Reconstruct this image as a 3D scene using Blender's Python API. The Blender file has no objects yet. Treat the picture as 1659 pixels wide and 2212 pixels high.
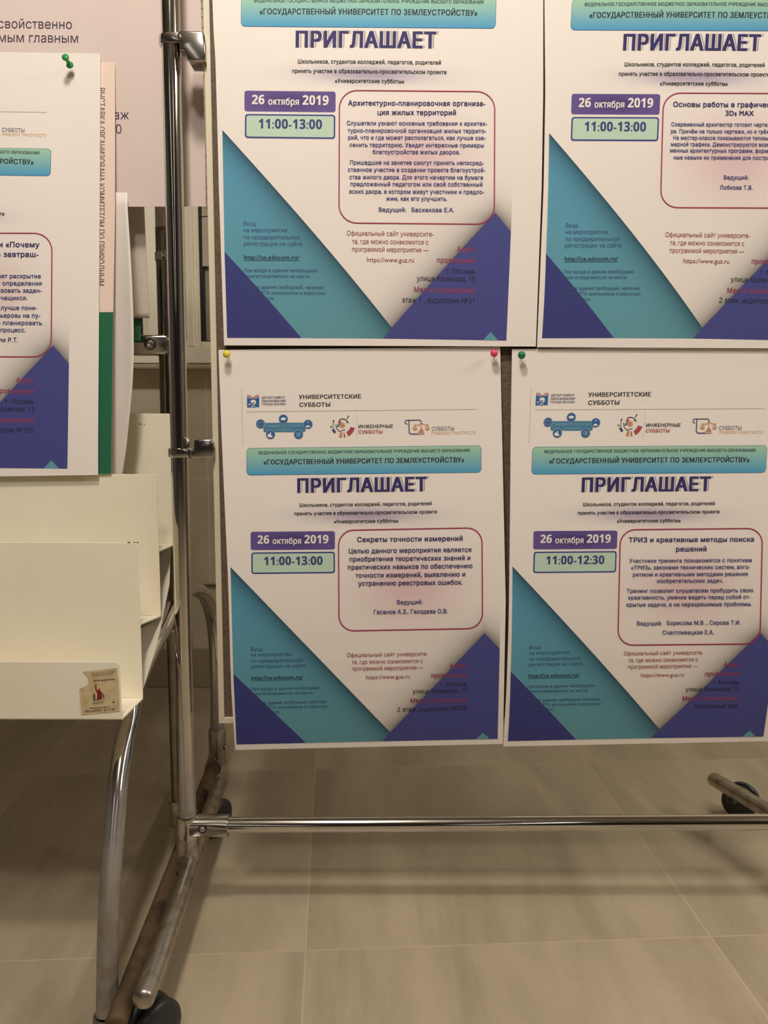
import bpy, bmesh, math, random
import numpy as np
from mathutils import Vector, Matrix
from mathutils.geometry import delaunay_2d_cdt

# ------------------------------------------------------------------ camera
FPX, PITCH, ROLL, CAM_H = 1800.0, math.atan(0.125), math.radians(0.2), 0.75
sc = bpy.context.scene
COL = sc.collection
CF = Vector((0, math.cos(PITCH), -math.sin(PITCH)))
_r0 = Vector((1, 0, 0)); _u0 = Vector((0, math.sin(PITCH), math.cos(PITCH)))
CR = _r0 * math.cos(ROLL) + _u0 * math.sin(ROLL)
CU = _u0 * math.cos(ROLL) - _r0 * math.sin(ROLL)
CP = Vector((0, 0, CAM_H))
cam = bpy.data.cameras.new('camera'); co = bpy.data.objects.new('camera', cam); COL.objects.link(co)
cam.sensor_fit = 'HORIZONTAL'; cam.sensor_width = 36.0; cam.lens = 36.0 * FPX / 1659.0
cam.clip_start = 0.02
co.matrix_world = Matrix(((CR.x, CU.x, -CF.x, 0), (CR.y, CU.y, -CF.y, 0), (CR.z, CU.z, -CF.z, CAM_H), (0, 0, 0, 1)))
sc.camera = co

# ------------------------------------------------------------------ world, exposure, lamps
sc.view_settings.view_transform = 'Standard'; sc.view_settings.look = 'None'
sc.view_settings.gamma = 1.0; sc.view_settings.use_curve_mapping = False
sc.view_settings.exposure = -0.08
w = bpy.data.worlds.new('world'); sc.world = w; w.use_nodes = True
w.node_tree.nodes['Background'].inputs[0].default_value = (0.02, 0.022, 0.03, 1)
w.node_tree.nodes['Background'].inputs[1].default_value = 0.3
WARM = (1.0, 0.915, 0.825)
CEIL = 2.20
LAMPS = [(-0.16, 0.30, 48.0), (-0.16, -0.31, 31.0), (1.95, 0.30, 13.0), (1.95, -0.31, 12.0)]
LAMP_SIZE = 0.17
for lx, ly, lp in LAMPS:
    L = bpy.data.lights.new('ceiling_lamp', 'POINT'); L.shadow_soft_size = LAMP_SIZE / 2; L.energy = lp; L.color = WARM
    o = bpy.data.objects.new('ceiling_lamp', L); COL.objects.link(o); o.location = (lx, ly, CEIL - 0.13)

# two rows of ceiling strip lights running down the corridor behind the viewer
STRIPS = [(x, y, 3.5) for x in (-1.15, 0.95) for y in (-2.6, -5.4, -8.2)] + [(2.15, 0.90, 34.0)]
STRIP_W, STRIP_L = 0.11, 2.4   # the last one is an added fill light for the floor and wall behind
for lx, ly, lp in STRIPS:
    L = bpy.data.lights.new('strip_lamp', 'AREA'); L.shape = 'RECTANGLE'; L.size = STRIP_W; L.size_y = STRIP_L; L.energy = lp; L.color = WARM
    o = bpy.data.objects.new('strip_lamp', L); COL.objects.link(o); o.location = (lx, ly, CEIL - 0.062)

# ------------------------------------------------------------------ helpers: rays
def ray(px, py):
    return CF + CR * ((px - 829.5) / FPX) - CU * ((py - 1106.0) / FPX)
def aty(px, py, Y):
    v = ray(px, py); return CP + v * (Y / v.y)
def atz(px, py, z):
    v = ray(px, py); return CP + v * ((z - CAM_H) / v.z)
def atx(px, py, X):
    v = ray(px, py); return CP + v * (X / v.x)
def atplane(px, py, p0, n):
    v = ray(px, py); return CP + v * ((p0 - CP).dot(n) / v.dot(n))
def lin(c):
    return tuple((x / 12.92 if x <= 0.04045 else ((x + 0.055) / 1.055) ** 2.4) for x in c)
def rgb(r, g, b):
    return lin((r / 255, g / 255, b / 255))

# ------------------------------------------------------------------ helpers: materials
def mat(name, color, rough=0.5, metal=0.0, spec=0.5, noise=None, bump=None):
    m = bpy.data.materials.new(name); m.use_nodes = True
    nt = m.node_tree; b = nt.nodes['Principled BSDF']
    b.inputs['Base Color'].default_value = (*color, 1); b.inputs['Roughness'].default_value = rough
    b.inputs['Metallic'].default_value = metal; b.inputs['Specular IOR Level'].default_value = spec
    if noise:
        c2, scale, lo, hi = noise
        tc = nt.nodes.new('ShaderNodeTexCoord'); n = nt.nodes.new('ShaderNodeTexNoise'); n.inputs['Scale'].default_value = scale
        n.inputs['Detail'].default_value = 6
        r = nt.nodes.new('ShaderNodeMapRange'); r.inputs[1].default_value = lo; r.inputs[2].default_value = hi
        mx = nt.nodes.new('ShaderNodeMix'); mx.data_type = 'RGBA'
        mx.inputs[6].default_value = (*color, 1); mx.inputs[7].default_value = (*c2, 1)
        nt.links.new(tc.outputs['Object'], n.inputs['Vector']); nt.links.new(n.outputs[0], r.inputs[0])
        nt.links.new(r.outputs[0], mx.inputs[0]); nt.links.new(mx.outputs[2], b.inputs['Base Color'])
    if bump:
        tc = nt.nodes.new('ShaderNodeTexCoord'); n = nt.nodes.new('ShaderNodeTexNoise'); n.inputs['Scale'].default_value = bump[0]
        bp = nt.nodes.new('ShaderNodeBump'); bp.inputs['Strength'].default_value = bump[1]; bp.inputs['Distance'].default_value = 0.002
        nt.links.new(tc.outputs['Object'], n.inputs['Vector']); nt.links.new(n.outputs[0], bp.inputs['Height'])
        nt.links.new(bp.outputs[0], b.inputs['Normal'])
    return m

CHROME = mat('chrome', (0.60, 0.58, 0.56), 0.09, 1.0)
CHROME_WORN = mat('worn_chrome', (0.50, 0.47, 0.42), 0.34, 1.0, noise=((0.30, 0.26, 0.20), 60, 0.45, 0.75))
CAST = mat('cast_chrome', (0.58, 0.55, 0.51), 0.16, 1.0)
DARKMETAL = mat('dark_recess', (0.03, 0.028, 0.025), 0.4, 0.6)
DARK_CHROME = mat('dark_chrome', (0.27, 0.25, 0.22), 0.14, 1.0, noise=((0.20, 0.18, 0.15), 30, .4, .7))  # darker mottled chrome for the rack's lower post
def dusty(m, z0, z1, top=0.85):
    # grey-brown dust and scuffing on the lower part of a tube
    nt = m.node_tree; b = nt.nodes['Principled BSDF']; c0 = tuple(b.inputs['Base Color'].default_value)[:3]; r0 = b.inputs['Roughness'].default_value
    g = nt.nodes.new('ShaderNodeNewGeometry'); sp = nt.nodes.new('ShaderNodeSeparateXYZ'); nt.links.new(g.outputs['Position'], sp.inputs[0])
    r = nt.nodes.new('ShaderNodeMapRange'); r.inputs[1].default_value = z1; r.inputs[2].default_value = z0; nt.links.new(sp.outputs[2], r.inputs[0])
    n = nt.nodes.new('ShaderNodeTexNoise'); n.inputs['Scale'].default_value = 38; n.inputs['Detail'].default_value = 6; nt.links.new(g.outputs['Position'], n.inputs['Vector'])
    q = nt.nodes.new('ShaderNodeMapRange'); q.inputs[1].default_value = .3; q.inputs[2].default_value = .6; q.inputs[3].default_value = .55; nt.links.new(n.outputs[0], q.inputs[0])
    f = nt.nodes.new('ShaderNodeMath'); f.operation = 'MULTIPLY'; nt.links.new(r.outputs[0], f.inputs[0]); nt.links.new(q.outputs[0], f.inputs[1])
    f2 = nt.nodes.new('ShaderNodeMath'); f2.operation = 'MULTIPLY'; f2.inputs[1].default_value = top; nt.links.new(f.outputs[0], f2.inputs[0])
    for inp, a, c in (('Roughness', r0, .5), ('Metallic', 1.0, .25)):
        mr = nt.nodes.new('ShaderNodeMapRange'); mr.inputs[3].default_value = a; mr.inputs[4].default_value = c; nt.links.new(f2.outputs[0], mr.inputs[0]); nt.links.new(mr.outputs[0], b.inputs[inp])
    mx = nt.nodes.new('ShaderNodeMix'); mx.data_type = 'RGBA'; mx.inputs[6].default_value = (*c0, 1); mx.inputs[7].default_value = (*rgb(122, 110, 90), 1)
    nt.links.new(f2.outputs[0], mx.inputs[0]); nt.links.new(mx.outputs[2], b.inputs['Base Color']); return m
CHROME_DUSTY = dusty(mat('dusty_chrome', (0.60, 0.58, 0.56), 0.09, 1.0), 0.16, 0.28)
RUST = mat('rusty_tube', rgb(98, 78, 54), 0.7, 0.25, noise=(rgb(54, 40, 26), 25, 0.42, 0.62))
WHITE_SHEET = mat('white_painted_steel', rgb(246, 240, 220), 0.42, spec=0.35, noise=(rgb(240, 231, 206), 6, 0.4, 0.75))
WHITE_BACK = mat('painted_backing', rgb(205, 198, 180), 0.5)
FRAME_W = mat('cream_plastic_frame', rgb(224, 214, 190), 0.45)
FELT = mat('brown_felt', rgb(122, 106, 92), 0.95, spec=0.1, noise=(rgb(96, 82, 70), 220, 0.35, 0.7))
PVC = mat('white_window_plastic', rgb(250, 242, 222), 0.4)
RUBBER = mat('black_rubber', (0.012, 0.012, 0.014), 0.5)
CASTER_BLACK = mat('black_caster_plastic', (0.02, 0.021, 0.021), 0.42)
PLASTER = mat('painted_plaster', rgb(122, 116, 114), 0.85)
CEILING_M = mat('ceiling_paint', rgb(128, 122, 112), 0.9)
DARKWALL = mat('dark_wall_paint', rgb(114, 109, 112), 0.8)

# ------------------------------------------------------------------ helpers: objects
def obj(name, me, parent=None, mats=(), smooth=False, loc=None):
    if isinstance(me, bmesh.types.BMesh):
        bm = me; me = bpy.data.meshes.new(name); bm.normal_update(); bm.to_mesh(me); bm.free()
    for m in mats: me.materials.append(m)
    if smooth:
        for p in me.polygons: p.use_smooth = True
    o = bpy.data.objects.new(name, me); COL.objects.link(o)
    if loc is not None: o.location = loc
    if parent is not None:
        o.parent = parent
        # keep world coordinates of the mesh
        o.matrix_parent_inverse = world_of(parent).inverted()
    return o
def world_of(o):
    m = Matrix.LocRotScale(o.location, o.rotation_euler, o.scale)
    if o.parent: m = world_of(o.parent) @ o.matrix_parent_inverse @ m
    return m
def tag(o, label=None, cat=None, group=None, kind=None):
    if label: o['label'] = label
    if cat: o['category'] = cat
    if group: o['group'] = group
    if kind: o['kind'] = kind
    return o
def empty(name, loc):
    o = bpy.data.objects.new(name, None); COL.objects.link(o); o.location = loc; o.empty_display_size = 0.05
    return o
def autosmooth(o, ang=35):
    me = o.data
    for p in me.polygons: p.use_smooth = True
    bm = bmesh.new(); bm.from_mesh(me)
    for e in bm.edges:
        if len(e.link_faces) == 2 and e.calc_face_angle(0) > math.radians(ang): e.smooth = False
    bm.to_mesh(me); bm.free()
    return o

def box(bm, x0, x1, y0, y1, z0, z1, bev=0.0):
    r = bmesh.ops.create_cube(bm, size=1.0)
    for v in r['verts']:
        v.co = Vector((x0 + (v.co.x + .5) * (x1 - x0), y0 + (v.co.y + .5) * (y1 - y0), z0 + (v.co.z + .5) * (z1 - z0)))
    if bev > 0:
        es = list({e for v in r['verts'] for e in v.link_edges})
        bmesh.ops.bevel(bm, geom=es, offset=bev, segments=2, affect='EDGES', profile=0.5)
    return bm
def spline(pts, n=8):
    P = [pts[0] * 2 - pts[1]] + list(pts) + [pts[-1] * 2 - pts[-2]]
    out = []
    for i in range(1, len(P) - 2):
        a, b, c, d = P[i - 1], P[i], P[i + 1], P[i + 2]
        for k in range(n):
            t = k / n
            out.append(0.5 * ((2 * b) + (c - a) * t + (2 * a - 5 * b + 4 * c - d) * t * t + (3 * b - a - 3 * c + d) * t ** 3))
    out.append(pts[-1].copy())
    return out
def tube(bm, pts, r, seg=28, cap=True, round_end=0.0):
    """sweep of a circle along pts; round_end rounds both tips"""
    pts = [Vector(p) for p in pts]
    prof = [(p, 1.0) for p in pts]
    if round_end:
        d0 = (pts[1] - pts[0]).normalized(); d1 = (pts[-1] - pts[-2]).normalized()
        st = [(pts[0] - d0 * round_end * math.sin(a), math.cos(a)) for a in (1.45, 1.1, 0.7, 0.35)]
        en = [(pts[-1] + d1 * round_end * math.sin(a), math.cos(a)) for a in (0.35, 0.7, 1.1, 1.45)]
        prof = st + prof + en
    rings = []; N = None
    for i, (p, s) in enumerate(prof):
        a = prof[max(i - 1, 0)][0]; b = prof[min(i + 1, len(prof) - 1)][0]
        T = (b - a).normalized()
        if N is None:
            N = T.orthogonal().normalized()
        else:
            N = (N - T * N.dot(T)).normalized()
        B = T.cross(N)
        rings.append([bm.verts.new(p + (N * math.cos(2 * math.pi * k / seg) + B * math.sin(2 * math.pi * k / seg)) * r * s) for k in range(seg)])
    for A, Bq in zip(rings, rings[1:]):
        for k in range(seg):
            bm.faces.new((A[k], A[(k + 1) % seg], Bq[(k + 1) % seg], Bq[k]))
    if cap:
        bm.faces.new(rings[0][::-1]); bm.faces.new(rings[-1])
    return bm
def lathe(bm, prof, origin, axis, seg=28):
    """prof: list of (radius, height along axis)"""
    ax = Vector(axis).normalized(); N = ax.orthogonal().normalized(); B = ax.cross(N); o = Vector(origin)
    rings = []
    for r, h in prof:
        if r < 1e-6: rings.append([bm.verts.new(o + ax * h)])
        else: rings.append([bm.verts.new(o + ax * h + (N * math.cos(2 * math.pi * k / seg) + B * math.sin(2 * math.pi * k / seg)) * r) for k in range(seg)])
    for A, C in zip(rings, rings[1:]):
        if len(A) == 1 and len(C) == 1: continue
        for k in range(seg):
            k2 = (k + 1) % seg
            if len(A) == 1: bm.faces.new((A[0], C[k2], C[k]))
            elif len(C) == 1: bm.faces.new((A[k], A[k2], C[0]))
            else: bm.faces.new((A[k], A[k2], C[k2], C[k]))
    bmesh.ops.recalc_face_normals(bm, faces=bm.faces[:])
    return bm
def prism(bm, poly, y0, y1, bev=0.0):
    """poly = list of world points on some plane y; extruded between y0 and y1"""
    a = [bm.verts.new((p.x, y0, p.z)) for p in poly]; b = [bm.verts.new((p.x, y1, p.z)) for p in poly]
    n = len(poly); fs = [bm.faces.new(a), bm.faces.new(b[::-1])]
    for i in range(n): fs.append(bm.faces.new((a[i], b[i], b[(i + 1) % n], a[(i + 1) % n])))
    bmesh.ops.recalc_face_normals(bm, faces=fs)
    if bev > 0:
        es = list({e for f in fs[:2] for e in f.edges})
        bmesh.ops.bevel(bm, geom=es, offset=bev, segments=3, affect='EDGES', profile=0.5)
    return bm

# ------------------------------------------------------------------ helpers: printing
_gcache = {}; _curv = {}
DIGITS = {c: chr(0x1D7E2 + i) for i, c in enumerate('0123456789')}
def heavy(t): return ''.join(chr(0x1D7EC + int(c)) if c.isdigit() else c for c in t)
def contours(ch, res):
    """outline loops and advance width of one letter, from the built-in typeface"""
    key = (ch, res)
    if key in _curv: return _curv[key]
    body = DIGITS.get(ch, ch)
    cu = bpy.data.curves.new('lettering', 'FONT')
    t = bpy.data.objects.new('lettering', cu); COL.objects.link(t)
    def width(b):
        cu.body = b; dg = bpy.context.evaluated_depsgraph_get(); dg.update()
        c = t.to_curve(dg); xs = [p.co.x for sp in c.splines for p in sp.bezier_points]
        loops = []
        for sp in c.splines:
            P = sp.bezier_points; n = len(P); L = []
            for i in range(n):
                p, q = P[i], P[(i + 1) % n]
                p0, p1, p2, p3 = p.co, p.handle_right, q.co, q.handle_left
                a0, a1, a2, a3 = p0, p1, p3, p2
                straight = abs((a1 - a0).cross(a3 - a0).z) < 1e-5 and abs((a2 - a0).cross(a3 - a0).z) < 1e-5
                k = 1 if straight else res
                for j in range(k):
                    u = j / k; v = 1 - u
                    w_ = a0 * v ** 3 + a1 * (3 * v * v * u) + a2 * (3 * v * u * u) + a3 * u ** 3
                    L.append((w_.x, w_.y))
            if len(L) > 2: loops.append(L)
        t.to_curve_clear()
        return loops, (max(xs) if xs else 0.0)
    _, w1 = width(body + '|'); _, w0 = width('|')
    loops, _ = width(body) if ch != ' ' else ([], 0)
    COL.objects.unlink(t); bpy.data.objects.remove(t); bpy.data.curves.remove(cu)
    _curv[key] = (loops, w1 - w0); return _curv[key]
def glyph(ch, bold, res):
    """filled letter (non-zero winding), strokes fattened by a union of shifted outlines"""
    key = (ch, bold, res)
    if key in _gcache: return _gcache[key]
    loops, adv = contours(ch, res)
    if not loops: _gcache[key] = ([], [], adv); return _gcache[key]
    sh = [(0, 0)] if bold < .003 else [(-bold, -.35 * bold), (bold, -.35 * bold), (bold, .35 * bold), (-bold, .35 * bold)]
    vs, es, A, B = [], [], [], []
    for ox, oy in sh:
        for L in loops:
            b0 = len(vs); n = len(L)
            vs += [Vector((x + ox, y + oy)) for x, y in L]; es += [(b0 + i, b0 + (i + 1) % n) for i in range(n)]
            A += [(x + ox, y + oy) for x, y in L]; B += [(x + ox, y + oy) for x, y in L[1:] + L[:1]]
    V, E, Fc, *_ = delaunay_2d_cdt(vs, es, [], 0, 1e-5)
    A, B = np.array(A), np.array(B); keep = []
    for f in Fc:
        c = sum((V[i] for i in f), Vector((0, 0))) / len(f)
        up = (A[:, 1] <= c.y) & (B[:, 1] > c.y); dn = (A[:, 1] > c.y) & (B[:, 1] <= c.y)
        cr = (B[:, 0] - A[:, 0]) * (c.y - A[:, 1]) - (c.x - A[:, 0]) * (B[:, 1] - A[:, 1])
        if np.sum(up & (cr > 0)) - np.sum(dn & (cr < 0)) != 0: keep.append(tuple(f))
    _gcache[key] = ([(v.x, v.y) for v in V], keep, adv); return _gcache[key]
def glyphs(st, bold=0.0, res=3):
    vs, fs, x = [], [], 0.0
    for ch in st:
        g, f, adv = glyph(ch, bold, res); b0 = len(vs)
        vs += [(x + gx, gy) for gx, gy in g]; fs += [tuple(b0 + i for i in q) for q in f]
        x += adv + bold * 1.2
    return vs, fs
CAPH = max(v[1] for v in glyph('Н', 0.0, 3)[0])

class Print:
    """one printed sheet = one mesh; everything is measured on the sheet and laid on its plane"""
    def __init__(s, p0, n, hom=None, pairs=None, bulge=None):
        s.bulge = bulge; s.cf = None
        s.p0, s.n = Vector(p0), Vector(n).normalized(); s.V = []; s.Fc = []; s.M = []; s.uv = []; s.mats = []
        s.hom = hom; s.inv = np.linalg.inv(hom) if hom is not None else None
        if pairs:   # paper is never perfectly flat: a smooth low-order correction measured on the sheet
            A, D = [], []
            for a, b in pairs:
                q = s.T(*a); A.append(s.basis(*a)); D.append((b[0] - q[0], b[1] - q[1]))
            A, D = np.array(A), np.array(D); s.cf = np.linalg.solve(A.T @ A + np.eye(A.shape[1]) * .02, A.T @ D)
    def mi(s, m):
        if m not in s.mats: s.mats.append(m)
        return s.mats.index(m)
    def w(s, px, py, layer):
        if s.bulge:
            q = s.p0 - s.n * s.bulge(py); p = atplane(px, py, q, s.n)
        else: p = atplane(px, py, s.p0, s.n)
        return p - s.n * (layer * 0.00018)
    @staticmethod
    def basis(x, y):
        u, v = (x - 790) / 300, (y - 1300) / 350; return (1, u, v, u * v, v * v, v ** 3, u * u * .5)
    def T(s, x, y):
        if s.hom is None: return x, y
        q = s.hom @ np.array((x, y, 1.0)); X, Y = q[0] / q[2], q[1] / q[2]
        if s.cf is not None:
            c = np.array(s.basis(x, y)) @ s.cf; X += c[0]; Y += c[1]
        return X, Y
    def U(s, px, py):
        if s.inv is None: return px, py
        X, Y = px, py
        for k in range(6 if s.cf is not None else 1):
            q = s.inv @ np.array((X, Y, 1.0)); x, y = q[0] / q[2], q[1] / q[2]
            if s.cf is not None: c = np.array(s.basis(x, y)) @ s.cf; X, Y = px - c[0], py - c[1]
        return x, y
    def add(s, pts, faces, m, layer, local=False):
        k = s.mi(m); P = [s.T(x, y) for x, y in pts] if local else pts
        if (s.bulge or s.cf is not None) and layer > 0 and any(max(P[i][1] for i in f) - min(P[i][1] for i in f) > 16 for f in faces):
            # long printed shapes are cut into short bands so that they follow the sheet
            src = pts; npts, nf = [], []
            for f in faces:
                poly = [src[i] for i in f]; y0, y1 = min(p[1] for p in poly), max(p[1] for p in poly)
                nb = max(1, int((y1 - y0) / 12))
                for j in range(nb):
                    a, b_ = y0 + (y1 - y0) * j / nb, y0 + (y1 - y0) * (j + 1) / nb
                    q = poly
                    for lim, sg in ((a, 1), (b_, -1)):
                        out = []
                        for p1, p2 in zip(q, q[1:] + q[:1]):
                            d1, d2 = (p1[1] - lim) * sg, (p2[1] - lim) * sg
                            if d1 >= 0: out.append(p1)
                            if (d1 < 0) != (d2 < 0):
                                t = d1 / (d1 - d2); out.append((p1[0] + (p2[0] - p1[0]) * t, lim))
                        q = out
                        if len(q) < 3: break
                    if len(q) >= 3: nf.append(tuple(range(len(npts), len(npts) + len(q)))); npts += q
            pts, faces = npts, nf; P = [s.T(x, y) for x, y in pts] if local else pts
        b = len(s.V)
        for (x, y), (X, Y) in zip(pts, P):
            s.V.append(s.w(X, Y, layer)); u = (x, y) if local else (s.U(X, Y) if layer <= 1 or s.inv is None else (0.3, 0.3)); s.uv.append((u[0] / 1000, u[1] / 1000))
        for f in faces: s.Fc.append(tuple(b + i for i in f)); s.M.append(k)
    def poly(s, pts, m, layer=1, local=True): s.add(pts, [tuple(range(len(pts)))], m, layer, local)
    def sheet(s, left, right, m, n=14, thick=0.0004):
        def xa(e, y):
            for (x0, y0), (x1, y1) in zip(e, e[1:]):
                if y <= y1 or (x1, y1) == e[-1]: return x0 + (x1 - x0) * (y - y0) / (y1 - y0)
        pts = []; yl0, yl1, yr0, yr1 = left[0][1], left[-1][1], right[0][1], right[-1][1]
        for j in range(n + 1):
            t = j / n; yl = yl0 + (yl1 - yl0) * t; yr = yr0 + (yr1 - yr0) * t; xl, xr = xa(left, yl), xa(right, yr)
            for i in range(n + 1):
                u = i / n; pts.append((xl + (xr - xl) * u, yl + (yr - yl) * u))
        W = n + 1
        fs = [(j * W + i, (j + 1) * W + i, (j + 1) * W + i + 1, j * W + i + 1) for j in range(n) for i in range(n)]
        b = len(s.V); s.add(pts, fs, m, 0)
        b2 = len(s.V); k = s.mi(m)
        for i in range(b, b2): s.V.append(s.V[i] + s.n * thick); s.uv.append(s.uv[i])
        for f in fs: s.Fc.append(tuple(b2 + i for i in f[::-1])); s.M.append(k)
        rim = list(range(0, W)) + [j * W + n for j in range(1, W)] + [n * W + i for i in range(n - 1, -1, -1)] + [j * W for j in range(n - 1, 0, -1)]
        for a, c in zip(rim, rim[1:] + rim[:1]): s.Fc.append((b + a, b + c, b2 + c, b2 + a)); s.M.append(k)
    def text(s, t, xl, xr, yb, cap, m, bold=0.0, slope=None, local=True, layer=2, res=2, dx=0, dy=0):
        vs, fs = glyphs(t, bold, res)
        if not vs: return
        x0 = min(v[0] for v in vs); x1 = max(v[0] for v in vs)
        sx = (xr - xl) / (x1 - x0); sy = cap / CAPH
        if slope is None: slope = -.0118 - .0092 * (yb - 965) / 643 if local else 0.0
        xc = (xl + xr) / 2
        pts = []
        for gx, gy in vs:
            x = xl + (gx - x0) * sx
            pts.append((x + dx, yb + slope * (x - xc) - gy * sy + dy))
        s.add(pts, fs, m, layer, local)
    def vtext(s, t, x, y0, y1, cap, m, bold=0.0, layer=2, lean=0.0):
        """reads downward, letter tops to the right"""
        vs, fs = glyphs(t, bold, 2)
        a = min(v[0] for v in vs); b = max(v[0] for v in vs); k = (y1 - y0) / (b - a)
        s.add([(x + gy * cap / CAPH + lean * (gx - a) * k, y0 + (gx - a) * k) for gx, gy in vs], fs, m, layer)
    def disc(s, cx, cy, r, m, layer=2, local=True, n=20, ry=None):
        ry = ry or r
        s.poly([(cx + r * math.cos(2 * math.pi * k / n), cy + ry * math.sin(2 * math.pi * k / n)) for k in range(n)], m, layer, local)
    def arc(s, cx, cy, r0, r1, a0, a1, m, layer=2, local=True, n=14):
        P = []
        for k in range(n + 1):
            a = math.radians(a0 + (a1 - a0) * k / n); P.append((cx + r0 * math.cos(a), cy - r0 * math.sin(a))); P.append((cx + r1 * math.cos(a), cy - r1 * math.sin(a)))
        s.add(P, [(2 * k, 2 * k + 1, 2 * k + 3, 2 * k + 2) for k in range(n)], m, layer, local)
    def line(s, pts, wd, m, layer=2, local=True):
        for (ax, ay), (bx, by) in zip(pts, pts[1:]):
            L = math.hypot(bx - ax, by - ay) or 1; nx, ny = -(by - ay) / L * wd / 2, (bx - ax) / L * wd / 2
            s.poly([(ax + nx, ay + ny), (bx + nx, by + ny), (bx - nx, by - ny), (ax - nx, ay - ny)], m, layer, local)
    def rrect(s, x0, y0, x1, y1, r, m, layer=1, local=True, sl=0.0, sv=0.0, stroke=None):
        """rounded rectangle; sl = slope of the horizontals, sv = lean of the verticals"""
        def ring(o):
            P = []; rr = max(r - o, 0.5)
            for cx, cy, a0 in ((x1 - r, y0 + r, -90), (x1 - r, y1 - r, 0), (x0 + r, y1 - r, 90), (x0 + r, y0 + r, 180)):
                for k in range(9):
                    a = math.radians(a0 + 90 * k / 8); x = cx + rr * math.cos(a); y = cy + rr * math.sin(a)
                    P.append((x + sv * (y - (y0 + y1) / 2), y + sl * (x - (x0 + x1) / 2)))
            return P
        if stroke is None: s.poly(ring(0), m, layer, local); return
        A, B = ring(0), ring(stroke); n = len(A)
        s.add(A + B, [(i, (i + 1) % n, n + (i + 1) % n, n + i) for i in range(n)], m, layer, local)
    def build(s, name, parent=None):
        me = bpy.data.meshes.new(name); me.from_pydata([tuple(v) for v in s.V], [], s.Fc)
        for m in s.mats: me.materials.append(m)
        me.polygons.foreach_set('material_index', s.M)
        ul = me.uv_layers.new(name='UVMap')
        for lp in me.loops: ul.data[lp.index].uv = s.uv[lp.vertex_index]
        # every face looks away from the wall
        nrm = -s.n
        bm = bmesh.new(); bm.from_mesh(me); bm.normal_update()
        cut = {}
        bm.to_mesh(me); bm.free(); me.update()
        c = sum((Vector(v) for v in s.V[:225]), Vector()) / min(225, len(s.V))
        o = bpy.data.objects.new(name, me); COL.objects.link(o)
        lo = c.copy(); me.transform(Matrix.Translation(-lo)); o.location = lo
        if parent is not None: o.parent = parent; o.matrix_parent_inverse = world_of(parent).inverted()
        return o

def homography(src, dst):
    A = []
    for (x, y), (u, v) in zip(src, dst):
        A.append([x, y, 1, 0, 0, 0, -u * x, -u * y, -u]); A.append([0, 0, 0, x, y, 1, -v * x, -v * y, -v])
    return np.linalg.svd(np.array(A, float))[2][-1].reshape(3, 3)

# node helper for the printed gradients (all read the sheet's own UV)
def uvnodes(nt):
    uv = nt.nodes.new('ShaderNodeUVMap'); sp = nt.nodes.new('ShaderNodeSeparateXYZ'); nt.links.new(uv.outputs[0], sp.inputs[0])
    return sp.outputs[0], sp.outputs[1]
def mth(nt, op, a, b=None, clamp=False):
    n = nt.nodes.new('ShaderNodeMath'); n.operation = op; n.use_clamp = clamp
    for i, v in enumerate((a, b)):
        if v is None: continue
        if isinstance(v, (int, float)): n.inputs[i].default_value = v
        else: nt.links.new(v, n.inputs[i])
    return n.outputs[0]
def mix(nt, f, a, b):
    n = nt.nodes.new('ShaderNodeMix'); n.data_type = 'RGBA'
    nt.links.new(f, n.inputs[0])
    for i, v in ((6, a), (7, b)):
        if isinstance(v, tuple): n.inputs[i].default_value = (*v, 1)
        else: nt.links.new(v, n.inputs[i])
    return n.outputs[2]
def linedist(nt, U, V, A, B, flip=1):
    """signed distance (px of the sheet drawing) from line A-B"""
    dx, dy = B[0] - A[0], B[1] - A[1]; L = math.hypot(dx, dy); nx, ny = -dy / L * flip, dx / L * flip
    e = mth(nt, 'ADD', mth(nt, 'MULTIPLY', U, nx * 1000), mth(nt, 'MULTIPLY', V, ny * 1000))
    return mth(nt, 'ADD', e, -(A[0] * nx + A[1] * ny))
def ellipse(nt, U, V, cx, cy, rx, ry):
    a = mth(nt, 'DIVIDE', mth(nt, 'ADD', mth(nt, 'MULTIPLY', U, 1000), -cx), rx)
    b = mth(nt, 'DIVIDE', mth(nt, 'ADD', mth(nt, 'MULTIPLY', V, 1000), -cy), ry)
    d = mth(nt, 'ADD', mth(nt, 'MULTIPLY', a, a), mth(nt, 'MULTIPLY', b, b))
    return mth(nt, 'EXPONENT', mth(nt, 'MULTIPLY', d, -1.0))
PAPER = rgb(238, 231, 224)
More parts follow.
